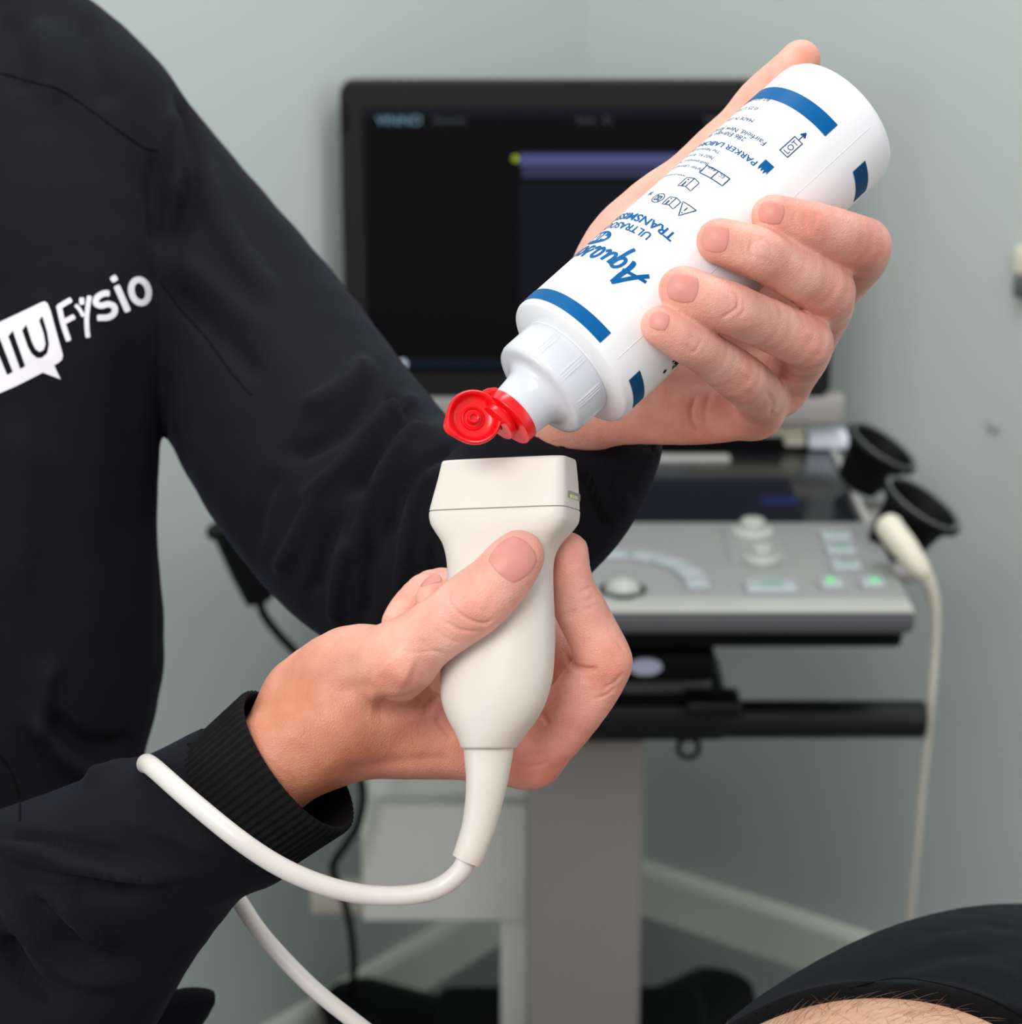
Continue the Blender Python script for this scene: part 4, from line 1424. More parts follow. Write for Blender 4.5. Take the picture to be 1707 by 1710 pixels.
# ---- left hand, round the bottle
lo = np.array((S(855, 0, 900)[0], S(0, 860, 1000)[1], -1040.0))
hi = np.array((S(1505, 0, 960)[0] + 2, S(0, 40, 960)[1] + 2, -838.0))
Fl = Field(lo, hi, 0.78)
for dx, dd, rr in ((0, 968, 80), (0, 985, 92), (0, 1002, 80)):
    add_chain(Fl, [(900, 775, 1030 + (dd - 985) * 0.5, 62), (932, 715, 1006 + (dd - 985) * 0.8, rr - 8), (965, 655, dd + 4, rr), (1010, 600, dd - 2, rr)], k=9)
# palm behind the bottle
add_chain(Fl, [(975, 640, 985, 84), (1090, 620, 982, 66), (1220, 560, 985, 60), (1330, 520, 982, 56), (1368, 508, 978, 50)], k=9)
add_chain(Fl, [(975, 640, 985, 84), (1100, 640, 978, 64), (1230, 620, 980, 58), (1325, 585, 976, 52)], k=9)
add_chain(Fl, [(975, 655, 980, 80), (1100, 665, 965, 64), (1220, 670, 965, 56), (1288, 650, 964, 50)], k=9)
add_chain(Fl, [(960, 650, 975, 84), (1050, 672, 958, 66), (1140, 686, 949, 56), (1205, 690, 948, 48), (1255, 685, 952, 44)], k=9)
add_chain(Fl, [(1010, 560, 975, 80), (1130, 500, 980, 66), (1250, 430, 980, 56), (1340, 470, 980, 50)], k=10)
# thenar and thumb along the back of the bottle
add_chain(Fl, [(975, 600, 975, 80), (1020, 500, 962, 84), (1054, 428, 955, 84), (1090, 380, 952, 74), (1124, 342, 950, 61)], k=9)
add_chain(Fl, [(1110, 358, 951, 66), (1162, 296, 950, 50), (1200, 250, 950, 43), (1238, 212, 950, 40), (1272, 172, 950, 42), (1308, 132, 951, 36), (1334, 104, 953, 32), (1338, 99, 953, 31)], k=4)
# fingers: back from the knuckles, then over the front
fk = 1.6
add_chain(Fl, [(1360, 505, 978, 50), (1408, 460, 958, 47), (1436, 428, 932, 47), (1441, 411, 908, 47)], k=5)
add_chain(Fl, [(1441, 410, 906, 47), (1398, 392, 889, 42.5), (1362, 380, 881, 40), (1335, 373, 877, 38.5), (1308, 365, 874.5, 35), (1292, 361, 873.5, 33), (1288, 360, 873.5, 31.5)], k=fk)
add_chain(Fl, [(1335, 580, 975, 52), (1360, 550, 958, 44), (1380, 516, 930, 43), (1382, 488, 903, 46)], k=5)
add_chain(Fl, [(1382, 486, 900, 46), (1335, 458, 884, 45), (1290, 433, 874, 43.5), (1262, 421, 868, 42.5), (1228, 410, 865, 39), (1204, 403, 864, 36), (1199, 402, 864, 34.5)], k=fk)
add_chain(Fl, [(1300, 645, 970, 50), (1322, 622, 955, 43), (1342, 596, 930, 41), (1348, 574, 904, 44)], k=5)
add_chain(Fl, [(1347, 572, 900, 44), (1295, 548, 886, 43), (1245, 526, 871, 42), (1215, 513, 863, 42.5), (1178, 500, 858, 41), (1146, 486, 857, 38.5), (1138, 483, 857, 37)], k=fk)
add_chain(Fl, [(1262, 688, 955, 45), (1272, 672, 940, 42), (1262, 652, 918, 41), (1240, 634, 900, 42)], k=5)
add_chain(Fl, [(1237, 631, 896, 42), (1200, 604, 880, 38), (1165, 581, 866, 36), (1142, 568, 860, 35), (1118, 553, 856, 32.5), (1105, 545, 855, 31), (1102, 543, 855, 30)], k=fk)
Vl, Ql = surface_nets(Fl, 3)
Ql = orient(Vl, Ql)
print('left hand', len(Vl))
del Fl
Vl = stroke(Vl, Ql, [
    ([(1256, 400), (1253, 416), (1258, 433)], 3.0, -0.35), ([(1266, 396), (1284, 408), (1290, 424)], 3.0, -0.3), ([(1244, 402), (1242, 418), (1248, 430)], 2.8, -0.2),
    ([(1265, 405), (1272, 418), (1270, 430)], 12, 0.5),
    ([(1222, 486), (1233, 497), (1232, 513), (1218, 524), (1204, 532)], 3.0, -0.5), ([(1214, 496), (1222, 508), (1216, 518)], 2.8, -0.3), ([(1240, 500), (1244, 516), (1234, 530)], 2.8, -0.25),
    ([(1146, 574), (1156, 588), (1165, 582), (1170, 568)], 2.8, -0.3), ([(1154, 562), (1160, 572)], 2.6, -0.25),
    ([(1328, 352), (1326, 370), (1332, 388)], 2.8, -0.25), ([(1346, 354), (1344, 372), (1350, 392)], 2.8, -0.25), ([(1364, 358), (1362, 376)], 2.8, -0.2),
    ([(1398, 440), (1404, 470), (1398, 505)], 9, 0.5), ([(1344, 548), (1362, 566), (1358, 592)], 10, 0.6), ([(1236, 608), (1254, 630), (1246, 654)], 10, 0.6),
    ([(1162, 660), (1154, 685), (1158, 710), (1172, 728)], 4.0, -0.9), ([(1186, 652), (1178, 690), (1186, 720)], 4.0, -0.45),
    ([(1280, 650), (1290, 672), (1286, 700)], 4.0, -0.5), ([(1286, 596), (1300, 612), (1290, 622)], 4.0, -0.7), ([(1300, 690), (1285, 704), (1262, 712)], 4, -0.4),
    ([(1090, 700), (1120, 722), (1160, 734)], 6, -0.3)])
BL_L = [(1290, 360, 868, 10, RED, 0.3), (1350, 365, 872, 12, RED, 0.55), (1450, 410, 895, 15, RED, 0.45), (1195, 400, 858, 9, RED, 0.3), (1400, 480, 890, 12, RED, 0.3), (1275, 410, 862, 7, PALE, 0.5),
                (1135, 490, 850, 10, RED, 0.4), (1225, 515, 858, 8, RED, 0.3), (1360, 570, 890, 12, RED, 0.35), (1360, 575, 892, 5, PALE, 0.5), (1105, 548, 850, 8, RED, 0.35), (1245, 640, 885, 12, RED, 0.3),
                (1165, 575, 858, 6, PALE, 0.4), (1340, 90, 950, 18, (1.06, 0.80, 0.74), 0.6), (1240, 190, 945, 25, (1.04, 0.86, 0.8), 0.5), (1200, 720, 945, 25, RED, 0.4), (1060, 715, 950, 25, (1.0, 0.82, 0.76), 0.5),
                (1160, 700, 945, 12, (1.0, 0.78, 0.72), 0.5)]
Tl = tones(Vl, BL_L)

# ---- arms and trunk under the jacket, coarse
Fc_ = Field((-660, -420, -1420), (100, 300, -870), 6.0)


def trunk(Fd, g, k=25):
    """g: extra radius in mm; the same skeleton carries the body and, fuller, the jacket"""
    def C(nodes, kk=k, **kw):
        add_chain(Fd, [(n[0], n[1], n[2], n[3] + g * F / n[2]) for n in nodes], k=kk, **kw)
    C([(60, 230, 1185, 160), (80, 400, 1165, 180), (84, 560, 1152, 184), (82, 700, 1152, 184), (74, 900, 1155, 186), (84, 1100, 1160, 188), (40, 1300, 1165, 190), (10, 1700, 1190, 210), (0, 1950, 1190, 230)], 20)
    C([(-150, 180, 1190, 190), (-120, 500, 1180, 215), (-130, 900, 1180, 215), (-150, 1300, 1180, 225), (-160, 1900, 1180, 260)], 30)
    C([(-420, 180, 1200, 190), (-430, 500, 1180, 215), (-440, 900, 1190, 215), (-440, 1300, 1190, 225), (-430, 1900, 1190, 260)], 30)
    C([(-760, 200, 1220, 170), (-700, 500, 1210, 190), (-690, 900, 1210, 190), (-680, 1300, 1200, 200), (-660, 1900, 1200, 230)], 30)
    # shoulders
    C([(-260, -20, 1215, 130), (-60, 30, 1215, 130), (90, 110, 1215, 125), (165, 200, 1205, 140)], 30)
    C([(-260, -20, 1215, 130), (-500, 30, 1215, 130), (-740, 160, 1215, 140)], 30)
    # neck
    C([(-260, 40, 1230, 120), (-250, -160, 1225, 105)], 30)


trunk(Fc_, -24)
L_ARM = [(150, 210, 1205, 150), (250, 370, 1212, 175), (408, 572, 1192, 188), (522, 745, 1145, 203), (625, 868, 1106, 206), (695, 900, 1085, 199), (800, 880, 1060, 176), (905, 815, 1032, 156), (956, 738, 1010, 146), (985, 655, 990, 136)]
R_ARM = [(-740, 260, 1200, 160), (-640, 700, 1150, 170), (-420, 1200, 1080, 175), (-200, 1520, 1030, 180), (-60, 1545, 990, 172), (80, 1485, 960, 150), (200, 1432, 938, 141), (310, 1385, 920, 136), (400, 1330, 908, 128), (460, 1285, 900, 120)]
add_chain(Fc_, [(a, b, c, d * 0.66) for a, b, c, d in L_ARM[:-2]], k=20)
add_chain(Fc_, [(a, b, c, d * 0.68) for a, b, c, d in R_ARM[:-2]], k=20)
Vc, Qc = surface_nets(Fc_, 2)
Qc = orient(Vc, Qc)
del Fc_


def largest(V, Q):
    lab_ = np.arange(len(V))
    E_ = np.concatenate([Q[:, [0, 1]], Q[:, [1, 2]], Q[:, [2, 3]], Q[:, [3, 0]]])
    while True:
        m = np.minimum(lab_[E_[:, 0]], lab_[E_[:, 1]])
        n_ = lab_.copy()
        np.minimum.at(n_, E_[:, 0], m); np.minimum.at(n_, E_[:, 1], m)
        n_ = n_[n_]
        if (n_ == lab_).all(): break
        lab_ = n_
    big = np.bincount(lab_).argmax()
    keep = lab_ == big
    idx_ = np.cumsum(keep) - 1
    return V[keep], idx_[Q[keep[Q].all(1)]]


Vr, Qr = largest(Vr, Qr); Vl, Ql = largest(Vl, Ql); Vc, Qc = largest(Vc, Qc)
Vall = np.concatenate([Vr, Vl, Vc]); Qall = np.concatenate([Qr, Ql + len(Vr), Qc + len(Vr) + len(Vl)])


def unite(parts, solver):
    """one closed surface out of the two hands and the arms and trunk they grow from"""
    obs = []
    for V, Q in parts:
        me = bpy.data.meshes.new('u'); me.from_pydata(V.tolist(), [], Q.tolist()); me.update()
        o = bpy.data.objects.new('u', me); COL.objects.link(o); obs.append(o)
    for o in obs[1:]:
        md = obs[0].modifiers.new('b', 'BOOLEAN'); md.operation = 'UNION'; md.object = o
        md.solver = solver
    bpy.context.view_layer.update()
    me = bpy.data.meshes.new_from_object(obs[0].evaluated_get(bpy.context.evaluated_depsgraph_get()))
    n = len(me.vertices)
    for o in obs: bpy.data.objects.remove(o)
    return me, n


ok = False
for sol in ('MANIFOLD', 'FAST'):
    try:
        me, n = unite([(Vc, Qc), (Vr, Qr), (Vl, Ql)], sol)
        ok = n > 0.8 * (len(Vr) + len(Vl))
    except Exception as ex:
        print('union failed', ex)
    print('union', sol, ok, n)
    if ok: break
print('union', ok)
if ok:
    polys = [tuple(pl_.vertices) for pl_ in me.polygons]
    co = np.empty(n * 3); me.vertices.foreach_get('co', co); co = co.reshape(-1, 3)
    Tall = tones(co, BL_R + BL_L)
    bpy.data.meshes.remove(me)
    body = mesh_np('body', s2w_arr(co), polys, M['skin'], PH)
else:
    Tall = tones(Vall, BL_R + BL_L)
    body = mesh_np('body', s2w_arr(Vall), Qall, M['skin'], PH)
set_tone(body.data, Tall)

# ---- nails: thin curved plates laid on the fingertips
bvR, bvL = bvh_of(Vr, Qr), bvh_of(Vl, Ql)


def nail(bvh, px, py, ang, lpx, wpx, view=None, e=2.6, lift=0.30):
    """ang: picture direction towards the fingertip (degrees, up positive)"""
    if view is None:
        hit, n0, _, dist = cast_px(bvh, px, py)
        t = np.array((math.cos(math.radians(ang)), math.sin(math.radians(ang)), 0.0))
    else:
        hit, n0 = view[0], view[1]
        t = np.array(view[2], float)
    c = np.array(hit); n = np.array(n0)
    # steady the normal with a few neighbours
    ns = [n]
    tt = t - n * (t @ n); tt /= np.linalg.norm(tt); bb = np.cross(n, tt)
    for u, v in ((3, 0), (-3, 0), (0, 3), (0, -3)):
        h = bvh.ray_cast(vec(c + tt * u + bb * v + n * 6), vec(-n))
        if h[0] is not None: ns.append(np.array(h[1]))
    n = np.mean(ns, 0); n /= np.linalg.norm(n)
    t = t - n * (t @ n); t /= np.linalg.norm(t); b = np.cross(n, t)
    d = -c[2]
    L = lpx * d / F / 2; W = wpx * d / F / 2
    NI = 22
    V = []; rad = []
    for i in range(NI + 1):
        for j in range(NI + 1):
            u, v = -1 + 2 * i / NI, -1 + 2 * j / NI
            # square grid onto a rounded plate
            uu = u * math.sqrt(1 - v * v / 2 * 0.8); vv = v * math.sqrt(1 - u * u / 2 * 0.8)
            q = c + t * L * uu + b * W * vv
            h = bvh.ray_cast(vec(q + n * 9), vec(-n))
            z = (np.array(h[0]) - q) @ n if h[0] is not None else -2.0
            V.append((uu, vv, z)); rad.append(max(abs(u), abs(v)))
    V = np.array(V); rad = np.array(rad)
    # fit a smooth cap to the heights
    A_ = np.stack([np.ones(len(V)), V[:, 0], V[:, 1], V[:, 0] ** 2, V[:, 1] ** 2, V[:, 0] * V[:, 1]], 1)
    m = V[:, 2] > -1.9
    co = np.linalg.lstsq(A_[m], V[m, 2], rcond=None)[0]
    z = A_ @ co
    z = 0.35 * z + 0.65 * np.maximum(V[:, 2], z - 1.0)
    off = lift * (1 - np.clip((rad - 0.86) / 0.14, 0, 1) ** 2 * 1.7)
    P = c + t * L * V[:, :1] + b * W * V[:, 1:2] + n * (z + off)[:, None]
    Fq = []
    K = NI + 1
    for i in range(NI):
        for j in range(NI):
            Fq.append((i * K + j, (i + 1) * K + j, (i + 1) * K + j + 1, i * K + j + 1))
    return mesh_np('fingernail', s2w_arr(P), Fq, M['nail'], PH)


nail(bvR, 858, 931, 47, 78, 74)
nail(bvL, 1288, 354, 170, 46, 42)
nail(bvL, 1193, 397, 172, 50, 50)
nail(bvL, 1140, 480, 170, 56, 52)
nail(bvL, 1101, 535, 165, 35, 34)
# forefinger of the right hand, nail seen from its edge
h = bvR.ray_cast(vec(S(1010, 920, 893)), Vector((-1, 0, -0.05)))
if h[0] is not None: nail(bvR, 0, 0, 0, 50, 46, view=(h[0], h[1], (0.1, 1, 0)))
h = bvR.ray_cast(vec(S(700, 960, 895)), (vec(S(742, 978, 908)) - vec(S(700, 960, 895))).normalized())
if h[0] is not None: nail(bvR, 0, 0, 0, 40, 36, view=(h[0], h[1], (0.3, 1, 0.2)))

# ================================================================== JACKET
Fj = Field((-660, -420, -1420), (100, 300, -840), 3.0)
trunk(Fj, 0)
add_chain(Fj, L_ARM, k=4, kin=6)
# cut the left sleeve off at the wrist
pc = S(976, 701, 994); nc = S(1010, 590, 985) - S(945, 755, 1008); nc /= np.linalg.norm(nc)
cut_plane(Fj, S(700, 900, 1100), S(1250, 400, 900), pc, nc)
add_chain(Fj, R_ARM, k=10, kin=6)
add_chain(Fj, [(340, 1440, 935, 84), (220, 1545, 955, 118), (90, 1660, 975, 170), (-40, 1760, 1000, 190)], k=10)
add_chain(Fj, [(380, 1405, 922, 80), (436, 1424, 918, 58)], k=8)
# slack folds standing off the right forearm
add_chain(Fj, [(190, 1292, 935, 26), (215, 1300, 928, 30), (250, 1322, 920, 28)], k=5)
cB = S(412, 1336, 904); cA = S(502, 1271, 897)
nB = cA - cB; nB /= np.linalg.norm(nB)
cut_plane(Fj, S(250, 1620, 985), S(640, 1100, 850), cB, nB)
# jacket hem at the hip
add_chain(Fj, [(150, 1740, 1070, 150), (262, 1712, 1055, 62), (318, 1682, 1046, 34), (348, 1664, 1042, 17)], k=8)
Vj, Qj = surface_nets(Fj, 3)
Qj = orient(Vj, Qj)
print('jacket', len(Vj))
del Fj
Z0 = (840, 1300)
JF = [
    # shoulder and upper sleeve
    ([(300, 130), (326, 230), (318, 330), (282, 430)], 16, -6), ([(262, 250), (256, 330), (264, 420)], 12, -4),
    ([(280, 180), (300, 270), (292, 350)], 14, 5), ([(330, 235), (350, 330), (395, 420), (470, 520)], 20, 5),
    ([(268, 470), (330, 520), (400, 590), (440, 640)], 18, -4), ([(300, 430), (380, 500), (450, 560)], 18, 3),
    ([(60, 30), (80, 100), (90, 180)], 22, 3), ([(140, 20), (160, 90), (190, 180)], 22, -4), ([(20, 20), (30, 90), (35, 160)], 18, -3),
    # bunching at the elbow
    ([(702, 668), (650, 690), (612, 740), (560, 800), (500, 835)], 13, 6), ([(716, 700), (665, 716), (630, 765), (585, 830)], 10, -6),
    ([(745, 712), (690, 735), (648, 790), (615, 860), (600, 930)], 12, 6), ([(760, 740), (700, 775), (665, 830), (640, 920)], 10, -5),
    ([(770, 775), (715, 810), (690, 870), (672, 960), (665, 1030)], 11, 5), ([(640, 640), (590, 700), (520, 745), (470, 760)], 16, -5),
    ([(690, 690), (664, 676), (650, 655)], 9, -5), ([(620, 600), (560, 660), (500, 690)], 18, 5),
    ([(540, 820), (500, 900), (465, 960)], 13, 5), ([(565, 850), (535, 930), (520, 1010)], 12, -5), ([(590, 890), (570, 960), (560, 1040)], 11, 5),
    ([(625, 900), (612, 980), (610, 1050)], 10, -4), ([(460, 780), (430, 850), (420, 920)], 16, -3),
    ([(730, 860), (722, 940), (720, 1010)], 12, -4), ([(1000, 790), (1040, 830), (1050, 850)], 9, 2), ([(980, 800), (1010, 870)], 9, -2),
    # trunk folds
    ([(210, 560), (220, 760), (215, 940)], 30, -3), ([(40, 1190), (90, 1250), (140, 1290), (190, 1285)], 16, 5), ([(80, 1190), (125, 1235), (175, 1250), (220, 1230)], 15, -6),
    ([(90, 1100), (70, 1180), (66, 1240)], 14, 4), ([(30, 700), (40, 860), (30, 1000)], 30, 3),
    # right forearm
    ([(-10, 1412), (60, 1424), (130, 1446), (200, 1458), (310, 1462)], 9, 5, (840, 1020)), ([(-10, 1445), (60, 1462), (140, 1482), (240, 1492)], 14, -6, (840, 1020)),
    ([(-10, 1395), (60, 1400), (140, 1418), (220, 1430)], 9, -3, (840, 1020)),
    ([(0, 1490), (40, 1545), (85, 1600), (150, 1632), (210, 1640)], 13, 5), ([(40, 1490), (90, 1550), (130, 1580), (190, 1600)], 12, -5),
    ([(100, 1485), (140, 1540), (185, 1580)], 12, 5), ([(0, 1560), (40, 1630), (100, 1680)], 16, -6), ([(200, 1372), (280, 1390), (360, 1430)], 14, 2),
    ([(330, 1265), (380, 1330), (460, 1430)], 7, 1.2),
]
Vj = stroke(Vj, Qj, [(f[0], f[1], f[2] * 1.35) + tuple(f[3:]) for f in JF])
jk = mesh_np('jacket', s2w_arr(Vj), Qj, M['jacket'], PH)
bvJ = bvh_of(Vj, Qj)


def ribbed(c0, c1, w0, w1, dep, nrib, name, amp=0.42, flare=0.0):
    """knitted cuff: open tube from c0 to c1 (hand frame), half width w in the picture, half depth dep"""
    ax = c1 - c0; L = np.linalg.norm(ax); ax = ax / L
    u = np.cross(np.array((0, 0, 1.0)), ax); u /= np.linalg.norm(u); v = np.cross(ax, u)
    n = nrib * 8
    prof = [(-0.06, 0.93, 0), (0.0, 0.99, 0.6), (0.06, 1.0, 1), (0.5, 1.0, 1), (0.93, 1.0, 1), (0.985, 0.99, 0.9), (1.0, 0.965, 0.3), (0.985, 0.935, 0), (0.8, 0.92, 0), (0.2, 0.90, 0), (-0.05, 0.88, 0)]
    V = []; Fq = []
    for t, k, am in prof:
        wv = w0 + (w1 - w0) * t
        for j in range(n):
            a = 2 * math.pi * j / n
            rr = k * (1 + 0.012 * math.sin(3 * a + 1.2 * t)) + am * amp / wv * math.cos(nrib * a)
            V.append(c0 + ax * L * t + u * wv * rr * math.cos(a) + v * (dep * rr * math.sin(a)))
    for i in range(len(prof) - 1):
        for j in range(n):
            Fq.append((i * n + j, i * n + (j + 1) % n, (i + 1) * n + (j + 1) % n, (i + 1) * n + j))
    return mesh_np(name, s2w_arr(np.array(V)), Fq, M['rib'], jk)


ribbed(S(400, 1345, 905), S(500, 1269, 897.5), 30.5, 32.8, 30.5, 62, 'cuff')
ribbed(S(940, 792, 1016), S(976, 699, 994), 35, 33.5, 31, 66, 'cuff', amp=0.3)


def seam(pts, name='seam', r=0.45, parent=None, m='seamthread'):
    P = spline(pts, 8); out = []
    for p in P:
        h = cast_px(bvJ, *p)
        if h[0] is not None: out.append(S2W(np.array(h[0]) + np.array(h[1]) * 0.1))
    if len(out) > 2:
        mb = MB(); mb.tube(out, r * 0.001, n=8); mb.build(name, M[m], parent or jk)


seam([(0, 122), (50, 136), (100, 150), (150, 183), (190, 212), (240, 246), (266, 251)])
seam([(268, 470), (300, 515), (345, 565), (385, 620), (420, 660)])
seam([(0, 1262), (20, 1290), (32, 1330), (34, 1370)])
seam([(314, 1242), (345, 1290), (390, 1350), (440, 1402), (480, 1434)], r=0.5)

# ---- white lettering on the chest
def cloth_pt(px, py, off):
    h = cast_px(bvJ, px, py)
    if h[0] is None or -h[0].z > 1300: return None
    n = np.array(h[1]); p = np.array(h[0])
    return p - p / np.linalg.norm(p) * off


def cloth_ribbon(strokes, name, off=0.9):
    V = []; Fc = []
    for pts, wd in strokes:
        P = np.array(pts, float)
        if len(P) > 2: P = spline(P, 7)
        Q = [P[0]]
        for i in range(len(P) - 1):
            n = max(1, int(np.linalg.norm(P[i + 1] - P[i]) / 4))
            for k in range(1, n + 1): Q.append(P[i] + (P[i + 1] - P[i]) * k / n)
        Q = np.array(Q)
        # round ends
        t0 = Q[1] - Q[0]; t0 /= np.linalg.norm(t0); t1 = Q[-1] - Q[-2]; t1 /= np.linalg.norm(t1)
        ext = [(Q[0] - t0 * wd * 0.22, 0.72)] + [(q, 1.0) for q in Q] + [(Q[-1] + t1 * wd * 0.22, 0.72)]
        b0 = len(V)
        R_ = [e[0] for e in ext]
        for i, (q, s_) in enumerate(ext):
            t = R_[min(i + 1, len(R_) - 1)] - R_[max(i - 1, 0)]; t = t / max(np.linalg.norm(t), 1e-9)
            n = np.array((-t[1], t[0])) * wd / 2 * s_
            for k in (-1, 0, 1):
                V.append(cloth_pt(*(q + n * k), off + 0.004 * (len(V) % 11)))
        for i in range(len(ext) - 1):
            for k in (0, 1):
                a = b0 + 3 * i + k
                Fc.append((a, a + 1, a + 4, a + 3))
    bad = [i for i, v in enumerate(V) if v is None]
    for i in bad: V[i] = V[i - 1] if i else S(100, 550, 1130)
    return mesh_np(name, s2w_arr(np.array(V)), Fc, M['print'], jk, smooth=True)


Z = lambda x, y: (x / 5.69, 420 + y / 5.69)      # from the enlarged crop of the chest
cloth_ribbon([([Z(560, 520), Z(600, 690), Z(650, 840)], 9.3), ([Z(560, 525), Z(670, 460)], 9.0), ([Z(605, 670), Z(700, 620)], 9.0)], 'letter_f')
cloth_ribbon([([Z(850, 430), Z(838, 500), Z(825, 620), Z(826, 720), Z(835, 808)], 8.2), ([Z(722, 512), Z(755, 548), Z(790, 610)], 6.4), ([Z(776, 448), Z(778, 495)], 8.5)], 'letter_y')
cloth_ribbon([([Z(1030, 398), Z(985, 400), Z(925, 435), Z(912, 490), Z(960, 515), Z(1030, 500), Z(1085, 525), Z(1085, 585), Z(1030, 625), Z(935, 630)], 10.5)], 'letter_s')
cloth_ribbon([([Z(1112, 335), Z(1212, 560)], 11), ([Z(1075, 245), Z(1092, 272)], 11.5)], 'letter_i')
ov = [Z(1330 + 82 * math.cos(t) + 22 * math.sin(t) * 0.6, 378 + 110 * math.sin(t)) for t in np.linspace(0.3, 0.3 + 2 * math.pi, 15)]
cloth_ribbon([(ov, 10.8)], 'letter_o')


def cloth_shape(outer, holes, name, off=0.9):
    cu = bpy.data.curves.new('c', 'CURVE'); cu.dimensions = '2D'; cu.fill_mode = 'BOTH'
    for loop in [outer] + holes:
        sp = cu.splines.new('POLY'); sp.points.add(len(loop) - 1)
        for i, p in enumerate(loop): sp.points[i].co = (p[0], -p[1], 0, 1)
        sp.use_cyclic_u = True
    o = bpy.data.objects.new('c', cu); COL.objects.link(o)
    bpy.context.view_layer.update()
    me = bpy.data.meshes.new_from_object(o.evaluated_get(bpy.context.evaluated_depsgraph_get()))
    bpy.data.objects.remove(o)
    bm = bmesh.new(); bm.from_mesh(me)
    bmesh.ops.triangulate(bm, faces=bm.faces)
    bmesh.ops.remove_doubles(bm, verts=bm.verts, dist=0.01)
    subdiv_long(bm, 7.0)
    for v in list(bm.verts):
        p = cloth_pt(v.co.x, -v.co.y, off)
        if p is None: bm.verts.remove(v)
        else: v.co = S2W(p)
    me2 = bpy.data.meshes.new(name); bm.to_mesh(me2); bm.free()
    return link(name, me2, M['print'], jk)


outer = [Z(-300, 805), Z(0, 668), Z(200, 575), Z(395, 482), Z(425, 474), Z(452, 495), Z(480, 560), Z(560, 850), Z(598, 985), Z(588, 1030), Z(555, 1058), Z(515, 1082), Z(545, 1150), Z(578, 1215), Z(500, 1185), Z(405, 1150),
         Z(300, 1205), Z(150, 1280), Z(0, 1345), Z(-300, 1480)]
h1 = [Z(78, 805), Z(122, 752), Z(240, 1090), Z(192, 1118)]
hu = [Z(210, 748), Z(250, 695), Z(300, 850), Z(335, 925), Z(375, 955), Z(415, 935), Z(432, 880), Z(415, 780), Z(372, 655), Z(402, 612), Z(450, 770), Z(466, 880), Z(450, 965), Z(400, 1010), Z(350, 1012), Z(300, 970), Z(262, 900)]
h0 = [Z(-20, 780), Z(0, 830), Z(122, 1145), Z(68, 1175), Z(-20, 960)]
hm = [Z(-180, 1010), Z(-140, 930), Z(-60, 1180), Z(-110, 1210)]
cloth_shape(outer, [h1, hu, h0, hm], 'speech_bubble')

# jeans at the hip below the hem
mb = MB()
P = [S2W(S(40, 1850, 1180)), S2W(S(150, 1850, 1160)), S2W(S(240, 1800, 1150)), S2W(S(262, 1900, 1100)), S2W(S(290, 2100, 1060))]
mb.tube(spline([tuple(p) for p in P], 6), 0.030, n=32)
mb.build('jeans', M['jeans'], PH)

# ================================================================== the held probe's cable (over the sleeve and back under it)
cb = [(780.5, 1430, 868), (771, 1452, 868), (745, 1476, 868), (712, 1490, 867), (665, 1496, 866), (610, 1494, 865), (555, 1483, 863), (500, 1463, 861), (450, 1437, 860), (400, 1403, 859), (350, 1363, 862), (305, 1325, 868), (268, 1292, 878), (250, 1277, 888),
      (244, 1276, 905), (252, 1290, 930), (285, 1345, 958), (330, 1412, 975), (370, 1462, 984), (402, 1508, 985), (440, 1564, 982), (520, 1648, 978), (600, 1712, 976), (680, 1775, 974), (760, 1860, 970)]
arr = spline([list(S(*q)) for q in cb], 8)
# keep the front run lying on the sleeve
for i in range(len(arr)):
    p = arr[i]
    d = Vector(p).normalized()
    t_ = i / (len(arr) - 1) * (len(cb) - 1)
    if t_ < 12.5:
        best = None
        for k in (-12, -6, 0, 6, 12):
            h = bvJ.ray_cast(Vector((0, 0, 0)), Vector((p[0], p[1] + k * 0.22, p[2])).normalized())
            if h[0] is not None and -h[0].z < 960:
                best = -h[0].z if best is None else min(best, -h[0].z)
        if best is not None and -p[2] > best - 4.1:
            f = (best - 4.1) / -p[2]
            arr[i] = p * f
rad = [3.75 if i < len(arr) * 0.6 else 3.45 for i in range(len(arr))]
for _ in range(6):
    arr[1:-1] = (arr[:-2] + arr[1:-1] * 2 + arr[2:]) / 4
mb = MB(); mb.tube([S2W(q) for q in arr], [r * 0.001 for r in rad], n=40)
mb.build('cable', M['cable'], HP)

# ================================================================== THE PATIENT
PT = empty('person', (0.16, 1.0, 0.0), 'bare hairy thigh in black shorts of a second person, lower right corner', 'person')
Fp = Field((-10, -460, -1500), (440, -130, -700), 2.6)
leg = [(1430, 2180, 740, 430), (1470, 2119, 880, 446), (1560, 2080, 1000, 400), (1680, 2010, 1200, 400), (1760, 1990, 1400, 400)]
add_chain(Fp, leg, k=5)
Vp, Qp = surface_nets(Fp, 3); Vp, Qp = largest(Vp, orient(Vp, Qp)); del Fp
lm = mesh_np('body', s2w_arr(Vp), Qp, M['skin_leg'], PT)
set_tone(lm.data, tones(Vp, [(1480, 1672, 880, 30, (0.99, 0.9, 0.86), 0.4)], base=np.array(srgb(222, 176, 146)[:3])))
Fp = Field((-30, -460, -1500), (470, -110, -800), 2.2)
add_chain(Fp, [(1470, 2095, 850, 447), (1478, 2092, 888, 450), (1520, 2020, 930, 424), (1600, 1950, 980, 404), (1665, 1915, 1040, 394), (1720, 1900, 1140, 385), (1800, 1900, 1380, 380)], k=5)
pcut = S(1480, 1672, 886); ncut = np.array((0.10, -0.16, 1.0)); ncut /= np.linalg.norm(ncut)
cut_plane(Fp, (-30, -460, -960), (470, -110, -800), pcut, ncut)
Vs, Qs = surface_nets(Fp, 3); Qs = orient(Vs, Qs); del Fp
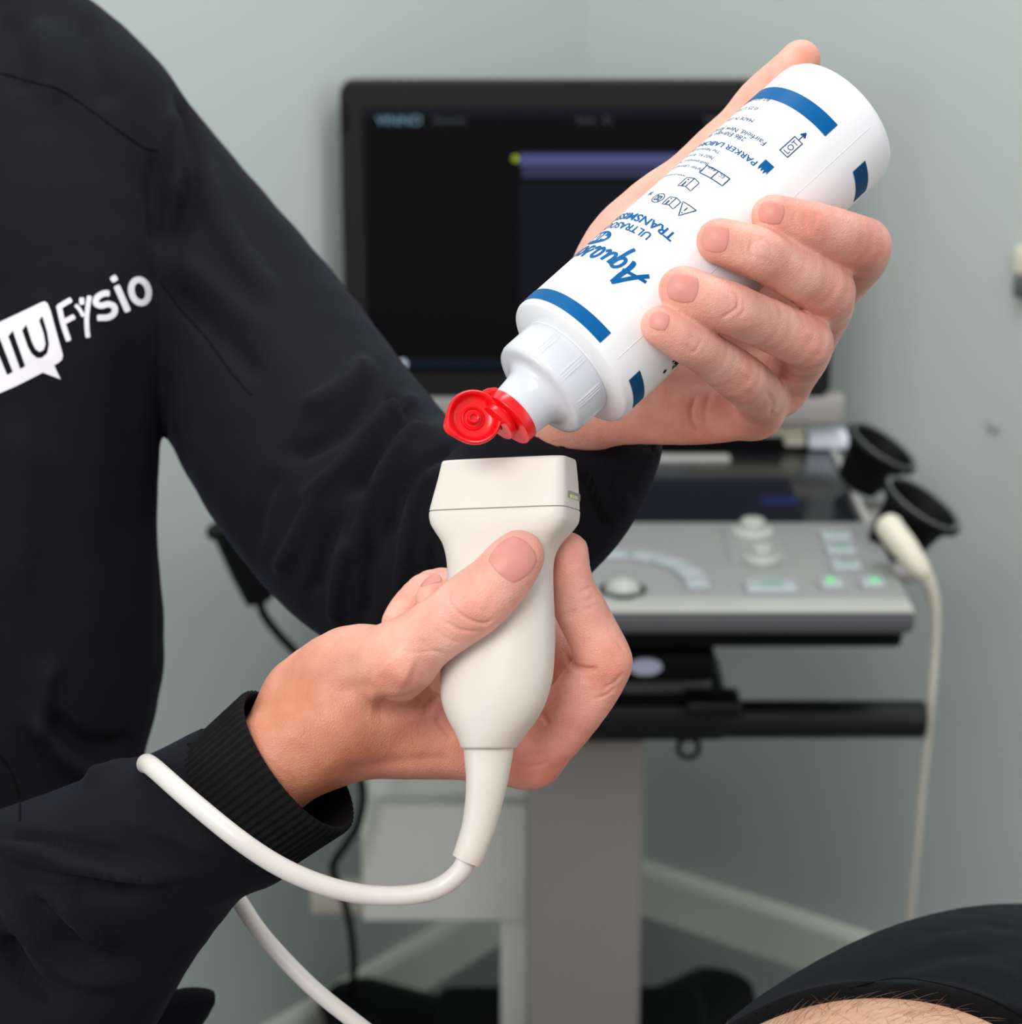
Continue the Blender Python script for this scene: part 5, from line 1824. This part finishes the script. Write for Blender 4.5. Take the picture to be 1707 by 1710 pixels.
Vs = stroke(Vs, Qs, [([(1400, 1655), (1470, 1625), (1560, 1595), (1650, 1580), (1710, 1580)], 16, -3), ([(1520, 1565), (1600, 1545), (1710, 1545)], 9, -3), ([(1430, 1640), (1540, 1630), (1640, 1650), (1710, 1690)], 5, -1.0),
                     ([(1560, 1610), (1640, 1620), (1710, 1640)], 16, 2)])
sh = mesh_np('shorts', s2w_arr(Vs), Qs, M['shorts'], PT)
bvS = bvh_of(Vs, Qs); bvP = bvh_of(Vp, Qp)
for pts in ([(1420, 1650), (1500, 1634), (1590, 1648), (1660, 1672), (1712, 1700)],):
    out = []
    for p in spline(pts, 8):
        h = cast_px(bvS, *p)
        if h[0] is not None: out.append(S2W(np.array(h[0])))
    if len(out) > 2:
        mb = MB(); mb.tube(out, 0.0004, n=6); mb.build('hem_stitch', M['seamthread'], sh)
# leg hair
rnd = random.Random(7)
mb = MB(); cnt = 0
while cnt < 300:
    px = rnd.uniform(1270, 1690); py = rnd.uniform(1664, 1745)
    if rnd.random() < 0.25: px = rnd.uniform(1160, 1330); py = rnd.uniform(1700, 1790)
    h = cast_px(bvP, px, py)
    if h[0] is None: continue
    p = np.array(h[0]); n = np.array(h[1])
    if -p[2] > 890: continue
    L = rnd.uniform(5, 12)
    tdir = np.array((rnd.gauss(0.55, 0.55), rnd.gauss(0.3, 0.3), rnd.gauss(0.1, 0.35)))
    tdir -= n * (tdir @ n); tdir /= np.linalg.norm(tdir)
    bd = np.array((rnd.gauss(0, 0.5), rnd.gauss(0, 0.4), rnd.gauss(0, 0.3)))
    pts = [p - n * 0.2]
    for k in range(1, 7):
        s_ = k / 6
        pts.append(p + n * (L * (0.42 * s_)) + tdir * L * s_ * (0.5 + 0.5 * s_) + bd * L * 0.35 * s_ * s_)
    mb.tube([S2W(q) for q in pts], [0.00007, 0.00007, 0.000065, 0.00006, 0.00005, 0.00004, 0.00002], n=4, caps=False)
    cnt += 1
hr = mb.build('leg_hair', M['hair'], PT)
hr['kind'] = 'stuff'
fix_parents()
